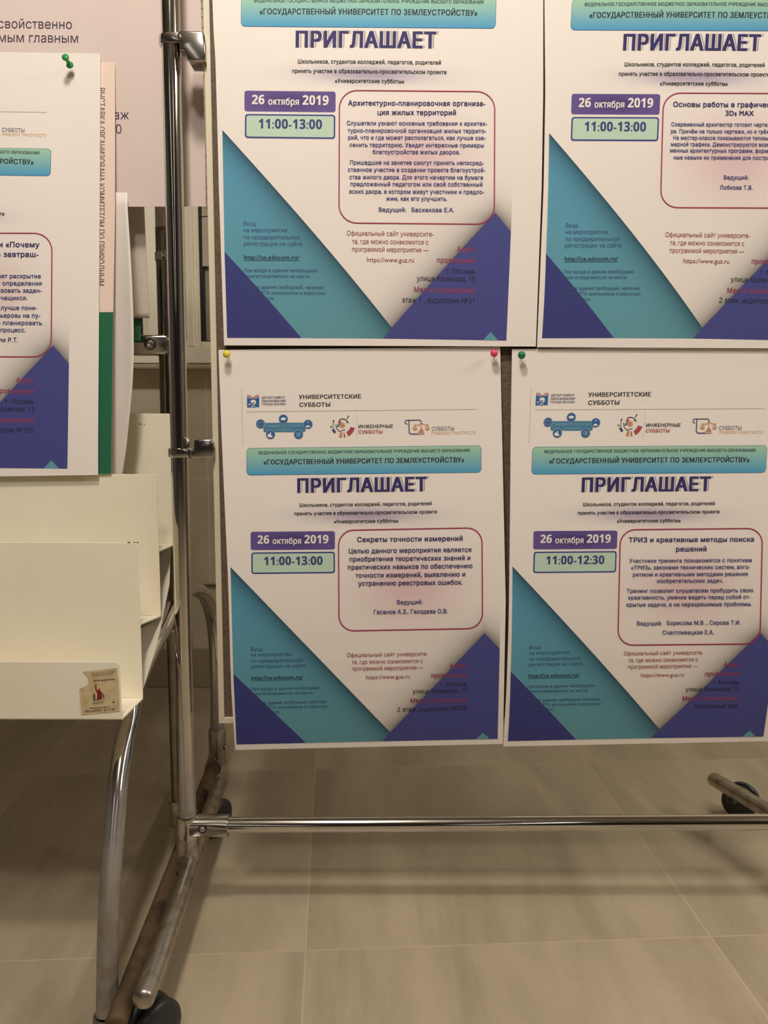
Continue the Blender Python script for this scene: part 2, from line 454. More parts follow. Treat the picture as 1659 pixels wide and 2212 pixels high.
def paper_mat(glow=True):
    m = mat('white_paper', PAPER, 0.75, spec=0.2)
    nt = m.node_tree; b = nt.nodes['Principled BSDF']
    if glow:
        m.name = 'printed_paper'
        U, V = uvnodes(nt)
        c = mix(nt, mth(nt, 'MULTIPLY', ellipse(nt, U, V, 790, 1113, 120, 17), 0.62), PAPER, rgb(120, 96, 160))
        c = mix(nt, mth(nt, 'MULTIPLY', ellipse(nt, U, V, 885, 1268, 105, 72), 0.55), c, rgb(214, 160, 172))
        d1 = linedist(nt, U, V, (1047, 1368), (826, 1601), 1)
        d2 = linedist(nt, U, V, (1047, 1368), (1079, 1402), -1)
        d = mth(nt, 'MAXIMUM', mth(nt, 'MAXIMUM', d1, d2), 0.0)
        inside = mth(nt, 'GREATER_THAN', linedist(nt, U, V, (1079.5, 1402), (1075, 1596), 1), 0.0)
        below = mth(nt, 'MULTIPLY', mth(nt, 'ADD', V, -1.300), 1 / .075, True)
        below = mth(nt, 'MULTIPLY', below, mth(nt, 'LESS_THAN', linedist(nt, U, V, (511, 1608), (1075, 1596), 1), 0.0))
        sh = mth(nt, 'MULTIPLY', mth(nt, 'MULTIPLY', mth(nt, 'EXPONENT', mth(nt, 'MULTIPLY', d, -1 / 26.0)), mth(nt, 'MULTIPLY', inside, below)), 0.80)
        c = mix(nt, sh, c, rgb(70, 62, 60))
        nt.links.new(c, b.inputs['Base Color'])
    return m
PRINTED = paper_mat(True); PLAIN = paper_mat(False)
def ink(name, c, rough=0.6): return mat(name, c, rough, spec=0.25)
def teal_mat():
    m = ink('teal_print', rgb(66, 140, 158)); nt = m.node_tree; U, V = uvnodes(nt)
    d = mth(nt, 'ABSOLUTE', linedist(nt, U, V, (498, 1225), (843, 1582)))
    e = mth(nt, 'MULTIPLY', mth(nt, 'EXPONENT', mth(nt, 'MULTIPLY', d, -1 / 24.0)), 0.85)
    base = mix(nt, mth(nt, 'MULTIPLY', mth(nt, 'ADD', V, -1.3), 3.6, True), rgb(92, 158, 188), rgb(98, 156, 170))
    nt.links.new(mix(nt, e, base, rgb(28, 52, 66)), nt.nodes['Principled BSDF'].inputs['Base Color']); return m
def banner_mat():
    m = ink('banner_print', rgb(120, 180, 190)); nt = m.node_tree; U, V = uvnodes(nt)
    t = mth(nt, 'ADD', V, mth(nt, 'MULTIPLY', mth(nt, 'ADD', U, -0.786), 0.0118))
    f = mth(nt, 'MULTIPLY', mth(nt, 'ADD', t, -0.970), 1 / 0.050, True)
    nt.links.new(mix(nt, f, rgb(160, 204, 176), rgb(84, 160, 200)), nt.nodes['Principled BSDF'].inputs['Base Color']); return m
def purple_mat():
    m = ink('violet_print', rgb(82, 74, 134)); nt = m.node_tree; U, V = uvnodes(nt)
    g = ellipse(nt, U, V, 632, 1168, 60, 16)
    nt.links.new(mix(nt, mth(nt, 'MULTIPLY', g, 0.7), rgb(104, 86, 150), rgb(58, 48, 104)), nt.nodes['Principled BSDF'].inputs['Base Color']); return m
TEAL, BANNER, DATEBOX = teal_mat(), banner_mat(), purple_mat()
INDIGO = ink('indigo_print', rgb(72, 76, 140)); NAVY_PRINT = ink('dark_indigo_print', rgb(60, 64, 128)); CYAN = ink('cyan_print', rgb(98, 160, 172))
K = ink('black_ink', rgb(44, 40, 46)); NAVY = ink('navy_ink', rgb(56, 50, 104)); VIOLET = ink('violet_ink', rgb(66, 58, 118)); GREYINK = ink('grey_ink', rgb(176, 168, 170))
RED = ink('red_ink', rgb(160, 54, 66)); WHITEINK = ink('white_ink', rgb(240, 234, 226)); MINT = ink('mint_print', rgb(190, 216, 196)); BLUELINE = ink('blue_line', rgb(62, 72, 140))
BLUEINK = ink('blue_ink', rgb(60, 68, 122)); BADGE = ink('badge_blue', rgb(74, 130, 164)); BADGE2 = ink('badge_dark_blue', rgb(54, 104, 156)); PALEBLUE = ink('pale_blue_ink', rgb(136, 186, 206))
ORANGE = ink('orange_ink', rgb(206, 142, 104)); BROWNRED = ink('brick_red_ink', rgb(176, 76, 84)); HAIR = ink('hairline_grey', rgb(206, 196, 190)); BURG = ink('burgundy_line', rgb(158, 52, 84)); GREEN_INK = ink('green_ink', rgb(92, 140, 126)); TAN = ink('tan_ink', rgb(214, 168, 120))
FADED = ink('faded_blue_ink', rgb(60, 84, 124)); FADEDK = ink('faded_dark_ink', rgb(46, 62, 78)); RED2 = ink('faint_red_ink', rgb(146, 66, 92)); REDBR = ink('red_brown_ink', rgb(150, 72, 74)); SLATE = ink('slate_ink', rgb(78, 78, 112)); TAN2 = ink('pale_tan_ink', rgb(218, 178, 140))

B1, B2 = 0.022, 0.027
def invitation(P, box_rect, lines, last_line, times='11:00-13:00', top=True, boxsl=0.0, boxsv=0.0):
    t = P.text
    # ---- emblem row
    if top:
        P.line([(522, 842), (525, 960)], 1.2, HAIR); P.line([(533, 889.4), (1028, 884)], 1.3, HAIR)
        P.poly([(533.5, 858), (546.5, 862), (560, 857.5), (560, 879.5), (550, 880), (547, 881.5), (544, 880), (533.8, 880.5)], BADGE2, 1)
        P.poly([(533.5, 855), (540, 855.5), (546.5, 860.5), (553, 855.3), (560, 854.4), (560, 856.4), (553, 857.2), (546.8, 862.4), (540, 857.5), (533.5, 857)], BROWNRED, 2)
        P.line([(533.5, 852), (540, 853.5), (546.5, 859)], 0.9, HAIR); P.line([(560, 851.6), (553, 853), (546.8, 859)], 0.9, HAIR)
        P.arc(547.5, 869, 4.2, 5.6, -80, 100, WHITEINK); P.poly([(541, 866), (546, 863.5), (551, 865), (552, 868), (549, 873), (544, 872)], WHITEINK, 2)
        P.disc(547, 870.5, 1.8, BADGE2, 3); P.line([(546, 874), (546.5, 877)], 1.4, WHITEINK); P.line([(542, 878), (551, 877.6)], 1.2, WHITEINK); P.line([(537, 875), (541, 872)], 2.0, WHITEINK)
        t('ДЕПАРТАМЕНТ', 565, 616, 861.2, 4.8, SLATE, B2); t('ОБРАЗОВАНИЯ', 565.5, 617, 868.4, 4.8, SLATE, B2); t('ГОРОДА МОСКВЫ', 565.5, 617, 875.2, 4.6, SLATE, B1)
        t('УНИВЕРСИТЕТСКИЕ', 645.5, 780, 861.2, 9.0, K, B2); t('СУББОТЫ', 646.5, 713.5, 878.4, 9.0, K, B2)
        P.rrect(569, 913.2, 660, 933.8, 4, BADGE, 1, sl=-.005)
        for cx, cy in ((563, 915.7), (612.2, 905.2), (665.3, 916.6), (584.4, 938.8), (645, 938.6)):
            P.disc(cx, cy, 10.3, HAIR, 2); P.disc(cx, cy, 9.5, BADGE2, 3)
        P.rrect(556.5, 911.5, 570.5, 920.5, 1, HAIR, 4, stroke=0.8)
        P.poly([(605.5, 904.5), (612, 901.3), (619, 904.2), (616.5, 905.5), (616.5, 907.5), (607.8, 907.8), (607.8, 905.6)], WHITEINK, 4)
        P.disc(665, 912, 1.4, WHITEINK, 4, n=8); P.poly([(661.6, 919.2), (668.6, 919), (669.6, 922.8), (660.6, 923)], WHITEINK, 4)
        P.poly([(577.5, 941), (579.5, 937.5), (582.5, 937.8), (584, 933), (585.3, 933), (585.8, 940.5), (588.5, 941.5), (588, 944.8), (580.5, 944.6)], WHITEINK, 4)
        for k in range(3): P.line([(645 + 6.5 * math.cos(k * 1.047), 938.6 + 6.5 * math.sin(k * 1.047)), (645 - 6.5 * math.cos(k * 1.047), 938.6 - 6.5 * math.sin(k * 1.047))], 0.7, PALEBLUE, 4)
        P.arc(645, 938.6, 4.2, 5, 0, 360, PALEBLUE, 4); P.disc(645, 938.6, 1.2, WHITEINK, 5, n=8)
        t('УНИВЕРСИТЕТСКИЕ', 577, 651, 922.8, 5.6, PALEBLUE, 0, layer=3); t('СУББОТЫ', 596, 633, 931.6, 5.4, PALEBLUE, 0, layer=3)
        gx, gy = 740, 918.5
        P.arc(gx, gy, 12.6, 14.4, 18, 125, K); P.arc(gx, gy, 13.6, 15.0, 170, 262, K); P.arc(gx, gy, 10.6, 12, 255, 300, K); P.arc(gx, gy, 19.6, 21, 150, 200, SLATE); P.arc(gx, gy, 10, 11.6, 25, 45, SLATE)
        P.line([(749.5, 904.5), (753.8, 897.8)], 1.8, K); P.disc(gx, gy, 6, TAN2, 2); P.disc(gx, gy, 4.4, ORANGE, 3); P.disc(734, 911.6, 3.2, BROWNRED, 3); P.disc(732, 918, 2.8, GREEN_INK, 3); P.disc(729.4, 921, 1.6, K, 3, n=8)
        P.arc(gx, gy, 17, 27, -62, -12, BROWNRED); P.arc(gx, gy, 16, 27, -83, -76, BROWNRED); P.arc(gx, gy, 16, 26.5, -108, -91, ORANGE); P.arc(gx, gy, 20, 25, 202, 226, BLUEINK); P.arc(gx, gy, 23, 27, 184, 192, GREEN_INK); P.line([(719, 911), (721.5, 908)], 2.4, SLATE)
        P.line([(770, 893), (771, 950)], 0.8, HAIR)
        t('ИНЖЕНЕРНЫЕ', 774.5, 849, 924.6, 7.4, K, B2); t('СУББОТЫ', 774.5, 826, 936.6, 7.4, RED, B1)
        P.line([(880, 916.5), (876.5, 915), (874.8, 912), (876, 908.8), (879, 907.8), (906, 907.4), (909.5, 909.5), (910.5, 914)], 2.1, SLATE)
        P.line([(883.2, 908), (883.8, 934), (887, 937.5), (903, 937.5)], 2.3, SLATE)
        P.line([(894, 917.8), (904.5, 918.3), (908, 914.6), (912, 914.4), (916, 917.6), (925.5, 917.6)], 1.4, ORANGE, 3); P.line([(909.8, 914), (909.8, 928)], 2.0, ORANGE, 3)
        P.poly([(909, 925), (911.5, 925), (915.5, 931.4), (905, 931.6)], ORANGE, 3); P.line([(903, 934), (916.8, 933.6)], 1.8, ORANGE, 3); P.line([(903, 937.6), (916.8, 937.2)], 1.8, ORANGE, 3)
        for cx in (896.3, 923): P.arc(cx, 925, 0.1, 4.6, 180, 360, ORANGE, 3); P.arc(cx, 925, 3.2, 4.6, 0, 180, ORANGE, 3); P.line([(cx, 916), (cx, 921)], 1.2, ORANGE, 3)
        t('СУББОТЫ', 932.5, 981, 929.8, 8.2, SLATE, 0); t('ПРАВОВОЙ ГРАМОТНОСТИ', 932.5, 1028, 938.2, 6.4, TAN, 0)
    # ---- banner and title
    P.rrect(532.5, 965, 1040, 1024, 9, BLUELINE, 1, sl=-.0118); P.rrect(533.2, 965.8, 1039.3, 1023.2, 8.4, BANNER, 2, sl=-.0118)
    t('ФЕДЕРАЛЬНОЕ ГОСУДАРСТВЕННОЕ БЮДЖЕТНОЕ ОБРАЗОВАТЕЛЬНОЕ УЧРЕЖДЕНИЕ ВЫСШЕГО ОБРАЗОВАНИЯ', 558, 1014.5, 978.6, 6.4, FADEDK, B2, layer=3)
    t('«ГОСУДАРСТВЕННЫЙ УНИВЕРСИТЕТ ПО ЗЕМЛЕУСТРОЙСТВУ»', 569.5, 1003, 1000.8, 10.6, K, B2, layer=3)
    t('ПРИГЛАШАЕТ', 642, 922, 1062, 30, GREYINK, 0.046, layer=1, dx=4.5, dy=-1.0, res=4); t('ПРИГЛАШАЕТ', 642, 922, 1062, 30, WHITEINK, 0.060, layer=2, dx=1.2, dy=-.4, res=4); t('ПРИГЛАШАЕТ', 642, 922, 1062, 30, NAVY, 0.046, layer=3, res=4)
    t('Школьников, студентов колледжей, педагогов, родителей', 647, 932.5, 1093, 7.8, K, B2)
    t('принять участие в образовательно-просветительском проекте', 636, 944, 1111, 7.8, K, B2)
    t('«Университетские субботы»', 721.5, 860, 1129.4, 7.8, K, B2)
    # ---- date and time
    P.rrect(541.5, 1148, 723.5, 1187.6, 5, DATEBOX, 1, sl=-.008, sv=.008)
    t(heavy('26'), 556.5, 581.5, 1174.2, 18, WHITEINK, 0.012, layer=2, slope=-.008); t('октября', 589, 650.5, 1174.6, 13.4, WHITEINK, B2, slope=-.008); t(heavy('2019'), 657.5, 709.5, 1173.6, 18.4, WHITEINK, 0.012, slope=-.008)
    P.rrect(543, 1192.5, 723.5, 1239, 6, BLUELINE, 1, sl=-.010, sv=.004); P.rrect(546, 1195.5, 720.5, 1236, 4, MINT, 2, sl=-.010, sv=.004)
    t(heavy(times), 570.5, 697, 1220.2, 18.4, BLUEINK, 0.012, layer=3, slope=-.008)
    # ---- coloured corners
    P.poly([(498, 1225), (843, 1582), (826, 1601), (661, 1604.8), (504, 1455)], TEAL, 1)
    P.poly([(504, 1455), (661, 1604.8), (511, 1608)], NAVY_PRINT, 1)
    P.poly([(1047, 1368), (1079.5, 1402), (1075, 1596), (826, 1601), (843, 1582)], INDIGO, 1)
    P.poly([(1043, 1582.5), (1058.5, 1596.5), (1027.5, 1597)], CYAN, 2)
    # ---- small print
    for s, a, b, y in (('Вход', 541.5, 567, 1406), ('на мероприятие', 542, 629.5, 1417.5), ('по предварительной', 542.5, 654, 1430.5), ('регистрации на сайте', 542.5, 660, 1442.5)):
        t(s, a, b, y, 8.2, FADED, 0.006)
    t('http://us.educom.ru/', 543.5, 654.5, 1467, 8.2, FADEDK, B2); P.line([(543.5, 1470.2), (654.5, 1468.0)], 1.1, FADEDK)
    for s, a, b, y in (('При входе в здание необходимо', 543.5, 690.5, 1490), ('зарегистрироваться на месте.', 543, 677.5, 1500.5), ('Вход в здание свободный, наличие', 545, 704, 1520), ('ПАСПОРТА школьников и взрослых', 545, 707.5, 1530), ('не требуется.', 545, 605, 1541)):
        t(s, a, b, y, 6.6, FADED, 0.012)
    for s, a, b, y in (('Официальный сайт университе-', 749.5, 924, 1418), ('та, где можно ознакомится с', 760, 913.5, 1433), ('программой мероприятия —', 760.5, 914.5, 1447.3), ('https://www.guz.ru', 790.5, 885, 1466)):
        t(s, a, b, y, 9.0, REDBR, 0.004)
    t('Адрес', 971.5, 1008, 1442, 9.6, RED2, B1); t('проведения', 931.5, 1008, 1463, 9.6, RED2, B1); t('Место проведения', 886.5, 1008, 1517, 9.6, RED2, B1)
    t('г. Москва,', 951.5, 1009, 1482, 9.6, K, 0.004); t('улица Казакова, 15', 891.5, 1009.5, 1496.8, 9.6, K, 0.004)
    s, a, b, y = last_line; t(s, a, b, y, 9.6, K, 0.004)
    # ---- the box with the lecture
    x0, y0, x1, y1, r, loc = box_rect
    P.rrect(x0, y0, x1, y1, r, BURG, 2, local=loc, sl=boxsl, sv=boxsv, stroke=2.6)
    for (s, a, b, y, cap, bold, slope) in lines: t(s, a, b, y, cap, NAVY if cap > 9.4 else BLUEINK, bold, slope=slope, local=loc, layer=3)

# ================================================================== the room
WALL_Y = 2.18
def floor_mat():
    m = mat('stone_floor_tiles', rgb(170, 156, 132), 0.36, spec=0.4); nt = m.node_tree; b = nt.nodes['Principled BSDF']
    g = nt.nodes.new('ShaderNodeNewGeometry'); mp = nt.nodes.new('ShaderNodeMapping')
    # tile grid: turned 3.2 degrees against the boards
    mp.inputs['Location'].default_value = (-0.131 + 0.0, -1.690, 0); 
    mp.vector_type = 'POINT'
    sub = nt.nodes.new('ShaderNodeVectorMath'); sub.operation = 'SUBTRACT'; sub.inputs[1].default_value = (-0.142, 1.664, 0)
    rot = nt.nodes.new('ShaderNodeVectorRotate'); rot.rotation_type = 'Z_AXIS'; rot.inputs['Angle'].default_value = math.radians(-3.4)
    nt.links.new(g.outputs['Position'], sub.inputs[0]); nt.links.new(sub.outputs[0], rot.inputs['Vector'])
    sp = nt.nodes.new('ShaderNodeSeparateXYZ'); nt.links.new(rot.outputs[0], sp.inputs[0])
    def edge(v, T):
        f = mth(nt, 'FRACT', mth(nt, 'ADD', mth(nt, 'DIVIDE', v, T), 50.0)); d = mth(nt, 'MINIMUM', f, mth(nt, 'SUBTRACT', 1.0, f)); return mth(nt, 'MULTIPLY', d, T)
    ex, ey = edge(sp.outputs[0], 0.578), edge(sp.outputs[1], 0.590)
    d = mth(nt, 'MINIMUM', ex, ey)
    gr = mth(nt, 'LESS_THAN', d, 0.0011)
    # streaky stone: long veins running into the room, different on every tile
    cell = nt.nodes.new('ShaderNodeCombineXYZ')
    nt.links.new(mth(nt, 'FLOOR', mth(nt, 'DIVIDE', sp.outputs[0], 0.578)), cell.inputs[0]); nt.links.new(mth(nt, 'FLOOR', mth(nt, 'DIVIDE', sp.outputs[1], 0.590)), cell.inputs[1])
    wn = nt.nodes.new('ShaderNodeTexWhiteNoise'); nt.links.new(cell.outputs[0], wn.inputs['Vector'])
    sc1 = nt.nodes.new('ShaderNodeVectorMath'); sc1.operation = 'MULTIPLY'; sc1.inputs[1].default_value = (9.0, 1.6, 1)
    nt.links.new(rot.outputs[0], sc1.inputs[0])
    off = nt.nodes.new('ShaderNodeVectorMath'); off.operation = 'MULTIPLY_ADD'; off.inputs[1].default_value = (40, 40, 40)
    nt.links.new(wn.outputs['Color'], off.inputs[0]); nt.links.new(sc1.outputs[0], off.inputs[2])
    n = nt.nodes.new('ShaderNodeTexNoise'); n.inputs['Scale'].default_value = 1.0; n.inputs['Detail'].default_value = 7; n.inputs['Roughness'].default_value = 0.62; n.inputs['Distortion'].default_value = 0.4
    nt.links.new(off.outputs[0], n.inputs['Vector'])
    n2 = nt.nodes.new('ShaderNodeTexNoise'); n2.inputs['Scale'].default_value = 55; nt.links.new(g.outputs['Position'], n2.inputs['Vector'])
    r = nt.nodes.new('ShaderNodeMapRange'); r.inputs[1].default_value = 0.33; r.inputs[2].default_value = 0.70; nt.links.new(n.outputs[0], r.inputs[0])
    base = mix(nt, r.outputs[0], rgb(156, 143, 121), rgb(191, 177, 152))
    base = mix(nt, mth(nt, 'MULTIPLY', n2.outputs[0], 0.25), base, rgb(152, 138, 115))
    base = mix(nt, gr, base, rgb(190, 176, 151))
    nt.links.new(base, b.inputs['Base Color'])
    rr = nt.nodes.new('ShaderNodeMapRange'); rr.inputs[3].default_value = 0.30; rr.inputs[4].default_value = 0.46; nt.links.new(n.outputs[0], rr.inputs[0]); nt.links.new(rr.outputs[0], b.inputs['Roughness'])
    return m
def wall_mat():
    m = mat('beige_wall_tiles', rgb(178, 167, 142), 0.5, spec=0.35); nt = m.node_tree; b = nt.nodes['Principled BSDF']
    g = nt.nodes.new('ShaderNodeNewGeometry'); sp = nt.nodes.new('ShaderNodeSeparateXYZ'); nt.links.new(g.outputs['Position'], sp.inputs[0])
    def near(v, c, T, hw):
        f = mth(nt, 'FRACT', mth(nt, 'ADD', mth(nt, 'DIVIDE', mth(nt, 'ADD', v, -c), T), 50.5)); return mth(nt, 'LESS_THAN', mth(nt, 'MULTIPLY', mth(nt, 'ABSOLUTE', mth(nt, 'ADD', f, -0.5)), T), hw)
    z1 = aty(430, 1034, WALL_Y).z; z2 = aty(430, 1276, WALL_Y).z; xv = aty(452, 1150, WALL_Y).x
    hj = near(sp.outputs[2], z1, z1 - z2, 0.0014); vj = near(sp.outputs[0], xv, 0.60, 0.0014)
    n = nt.nodes.new('ShaderNodeTexNoise'); n.inputs['Scale'].default_value = 4; n.inputs['Detail'].default_value = 7; nt.links.new(g.outputs['Position'], n.inputs['Vector'])
    r = nt.nodes.new('ShaderNodeMapRange'); r.inputs[1].default_value = .35; r.inputs[2].default_value = .68; nt.links.new(n.outputs[0], r.inputs[0])
    c = mix(nt, r.outputs[0], rgb(214, 206, 180), rgb(232, 224, 198))
    c = mix(nt, mth(nt, 'MAXIMUM', hj, vj), c, rgb(244, 236, 212)); nt.links.new(c, b.inputs['Base Color']); return m
def slab(name, x0, x1, y0, y1, z0, z1, m, kind='structure'):
    bm = bmesh.new(); box(bm, x0, x1, y0, y1, z0, z1); o = obj(name, bm, None, (m,)); o['kind'] = kind; return o
X0, X1, Y0 = -3.2, 3.2, -11.0
slab('floor', X0, X1, Y0, WALL_Y + .15, -0.06, 0.0, floor_mat())
slab('ceiling', X0, X1, Y0, WALL_Y + .15, CEIL, CEIL + .06, CEILING_M)
slab('wall_left', X0 - .1, X0, Y0, WALL_Y + .15, 0, CEIL, PLASTER)
slab('wall_right', X1, X1 + .1, Y0, WALL_Y + .15, 0, CEIL, PLASTER)
slab('wall_front', X0, X1, Y0 - .1, Y0, 0, CEIL, DARKWALL)
# back wall, in one mesh around the window opening
SILL_T = aty(430, 785, WALL_Y - .03).z
WX0, WX1, WZ0, WZ1 = -2.05, 0.45, SILL_T, 1.95
bm = bmesh.new()
box(bm, X0, X1, WALL_Y, WALL_Y + .15, 0, WZ0); box(bm, X0, X1, WALL_Y, WALL_Y + .15, WZ1, CEIL)
box(bm, X0, WX0, WALL_Y, WALL_Y + .15, WZ0, WZ1); box(bm, WX1, X1, WALL_Y, WALL_Y + .15, WZ0, WZ1)
obj('wall_back', bm, None, (wall_mat(),))['kind'] = 'structure'
BASE_H = aty(430, 1402, WALL_Y - .012).z
BASEM = mat('taupe_baseboard_tile', rgb(170, 156, 130), 0.45, noise=(rgb(154, 140, 116), 8, .4, .7))
bm = bmesh.new(); box(bm, X0, X1, WALL_Y - .012, WALL_Y, 0.0, BASE_H, 0.002); obj('baseboard_back', bm, None, (BASEM,))['kind'] = 'structure'
# a shallow dado ledge with the shadow line under it put into a dark colour
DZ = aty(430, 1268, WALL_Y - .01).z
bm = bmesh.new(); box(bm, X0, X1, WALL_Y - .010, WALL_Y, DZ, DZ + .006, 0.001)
obj('trim_1', bm, None, (mat('shaded_trim', rgb(112, 102, 84), 0.5),))['kind'] = 'structure'
# window: two sashes meeting at a wide mullion
win = empty('window_1', ((WX0 + WX1) / 2, WALL_Y, WZ0)); win['kind'] = 'structure'
FY = WALL_Y - 0.03
def wx(px, py=650): return aty(px, py, FY).x
def wz(py, px=430): return aty(px, py, FY).z
bm = bmesh.new()
box(bm, wx(316), wx(418), FY, WALL_Y + .05, wz(749) + .0005, WZ1 - .0705, .003)               # mullion
box(bm, WX0, WX1, FY, WALL_Y + .05, WZ0, wz(749), .003)                  # bottom rail
box(bm, WX0, WX1, FY, WALL_Y + .05, WZ1 - .07, WZ1, .003)
box(bm, WX0, WX0 + .07, FY, WALL_Y + .05, wz(749) + .0005, WZ1 - .0705, .003); box(bm, WX1 - .07, WX1, FY, WALL_Y + .05, wz(749) + .0005, WZ1 - .0705, .003)
obj('window_frame', bm, win, (PVC,))
for nm, xa, xb, s in (('sash_bead', WX0 + .07, wx(316), -1), ('sash_bead', wx(418), WX1 - .07, 1)):
    t = wx(430) - wx(418); zb = wz(749)
    bm = bmesh.new()
    box(bm, xa, xa + t, FY + .01, WALL_Y + .04, zb, WZ1 - .07, .002); box(bm, xb - t, xb, FY + .01, WALL_Y + .04, zb, WZ1 - .07, .002)
    box(bm, xa + t + .0005, xb - t - .0005, FY + .01, WALL_Y + .04, zb, zb + t, .002); box(bm, xa + t + .0005, xb - t - .0005, FY + .01, WALL_Y + .04, WZ1 - .07 - t, WZ1 - .07, .002)
    obj(nm, bm, win, (PVC,))
    g = wx(437) - wx(428)
    bm = bmesh.new()
    box(bm, xa + t, xa + t + g, FY + .013, WALL_Y + .035, zb + t, WZ1 - .07 - t); box(bm, xb - t - g, xb - t, FY + .013, WALL_Y + .035, zb + t, WZ1 - .07 - t)
    box(bm, xa + t, xb - t, FY + .02, WALL_Y + .035, zb + t, zb + t + .003)
    obj('gasket', bm, win, (RUBBER,))
    bm = bmesh.new(); box(bm, xa + t, xb - t, WALL_Y + .0, WALL_Y + .012, zb + t, WZ1 - .07 - t)
    obj('window_pane', bm, win, (mat('frosted_pane', rgb(176, 168, 148), 0.35, spec=0.6),))
bm = bmesh.new(); box(bm, WX0 - .05, WX1 + .05, WALL_Y - .075, WALL_Y, wz(799), WZ0 - .004, .004)
obj('window_sill', bm, win, (mat('sill_plastic', rgb(178, 168, 144), 0.45),))

# ceiling lamps (the fittings; their light is set at the top of the script)
LRING = mat('lamp_ring', rgb(220, 214, 200), 0.4)
for i, (lx, ly, lp) in enumerate(LAMPS):
    bm = bmesh.new()
    lathe(bm, [(0, -.044), (.022, -.044), (.026, -.040), (.028, -.022), (.060, -.016), (.068, -.008), (.070, 0.0), (0, 0)], (lx, ly, CEIL), (0, 0, 1), 40)
    o = obj('ceiling_light', bm, None, (LRING,), True)
    tag(o, ['left bare globe ceiling light in the row just before the boards', 'left bare globe ceiling light in the row farthest from the boards', 'right bare globe ceiling light in the row just before the boards', 'right bare globe ceiling light in the row farthest from the boards'][i], 'ceiling light', 'globe ceiling lights')

for i, (lx, ly, lp) in enumerate(STRIPS):
    bm = bmesh.new(); box(bm, lx - STRIP_W / 2 - .02, lx + STRIP_W / 2 + .02, ly - STRIP_L / 2 - .03, ly + STRIP_L / 2 + .03, CEIL - .06, CEIL, .006)
    tag(obj('strip_light', bm, None, (LRING,)), ('left row ceiling strip light, ' if lx < 0 else 'right row ceiling strip light, ' if i < 6 else '') + ('nearest the boards', 'in the middle of the corridor', 'farthest from the boards')[i % 3] if i < 6 else 'added fill strip light over the right end of the boards', 'ceiling light', 'corridor strip lights')

# ================================================================== right display stand
PY = 1.16; BR = 0.0125
stand = empty('display_stand', (0.2, PY, 0.0))
tag(stand, 'chrome tube display stand on castors holding the right board of four posters', 'display stand', None)
pA, pB = aty(371, 150, PY), aty(405, 1750, PY)
def on_pole(z): t = (z - pB.z) / (pA.z - pB.z); return pB.lerp(pA, t)
LEGZ = 0.085
px_ = on_pole(LEGZ)
ga = atz(1541, 1683, LEGZ); gd = (atz(1659, 1752, LEGZ) - ga).normalized(); tt = (PY - ga.y) / gd.y   # right foot tube
RX = (ga + gd * tt).x
bm = bmesh.new(); tube(bm, [on_pole(LEGZ + .004), on_pole(0.7), on_pole(1.75)], BR); obj('pole', bm, stand, (CHROME_DUSTY,), False); autosmooth(bpy.context.scene.objects['pole'])
bm = bmesh.new(); tube(bm, [(RX, PY, LEGZ + .004), (RX, PY, 1.75)], BR); autosmooth(obj('pole', bm, stand, (CHROME,)))
# bottom rail with the two tee sleeves
rl = aty(470, 1782, PY); rr_ = aty(1659, 1775.5, PY); rr_ = rl + (rr_ - rl) * ((RX - rl.x) / (rr_.x - rl.x))
rl0 = rl + (rl - rr_).normalized() * 0.035
bm = bmesh.new(); tube(bm, [rl0, rr_], 0.0115, 32); autosmooth(obj('bottom_rail', bm, stand, (CHROME,)))
def tee(c, s):
    """cast tee sleeve round the pole, with a flared socket towards the rail"""
    bm = bmesh.new(); zc = c.z
    lathe(bm, [(.0127, -.017), (.0152, -.0175), (.0162, -.015), (.0162, .015), (.0152, .0175), (.0127, .017), (.0127, -.017)], c, (0, 0, 1), 32)
    # body: lofted from the ring to the round socket
    secs = []
    for t, hz, hy in ((0.0, .015, .0155), (.016, .0150, .0150), (.032, .0152, .0146), (.046, .0158, .0150), (.060, .0160, .0160)):
        secs.append([bm.verts.new((c.x + s * t, c.y + hy * math.copysign(abs(math.cos(a)) ** e, math.cos(a)), zc + hz * math.copysign(abs(math.sin(a)) ** e, math.sin(a)))) for a in [2 * math.pi * k / 28 for k in range(28)] for e in [0.55 + 0.45 * t / .06]])
    for A, B in zip(secs, secs[1:]):
        for k in range(28): bm.faces.new((A[k], A[(k + 1) % 28], B[(k + 1) % 28], B[k]))
    bm.faces.new(secs[-1]); bm.faces.new(secs[0][::-1]); bmesh.ops.recalc_face_normals(bm, faces=bm.faces[:])
    o = autosmooth(obj('tee_joint', bm, stand, (CAST,)), 40)
    return o
def bolt(parent, c, r=.0050, name='bolt', d=(0, -1, 0)):
    bm = bmesh.new()
    lathe(bm, [(r * 1.25, 0), (r * 1.25, .0012), (r * 1.02, .0012), (r * .98, .0002)], c, d, 24)
    lathe(bm, [(r * .82, .0000), (r * .82, .0022), (r * .62, .0034), (r * .34, .0036), (r * .30, .0018), (0, .0018)], c, d, 24)
    o = obj(name, bm, parent, (CHROME, DARKMETAL), True)
    for p in o.data.polygons: p.material_index = 0
    # dark countersink ring
    for p in list(o.data.polygons)[:72]: p.material_index = 1
    return o
cz = aty(412, 1783, PY); cz = on_pole(cz.z)
tj = tee(cz, 1); b_ = aty(437, 1791, PY - .0155); bolt(tj, b_)
tj2 = tee(Vector((RX, PY, rr_.z)), -1); bolt(tj2, Vector((RX - .03, PY - .0155, rr_.z)))
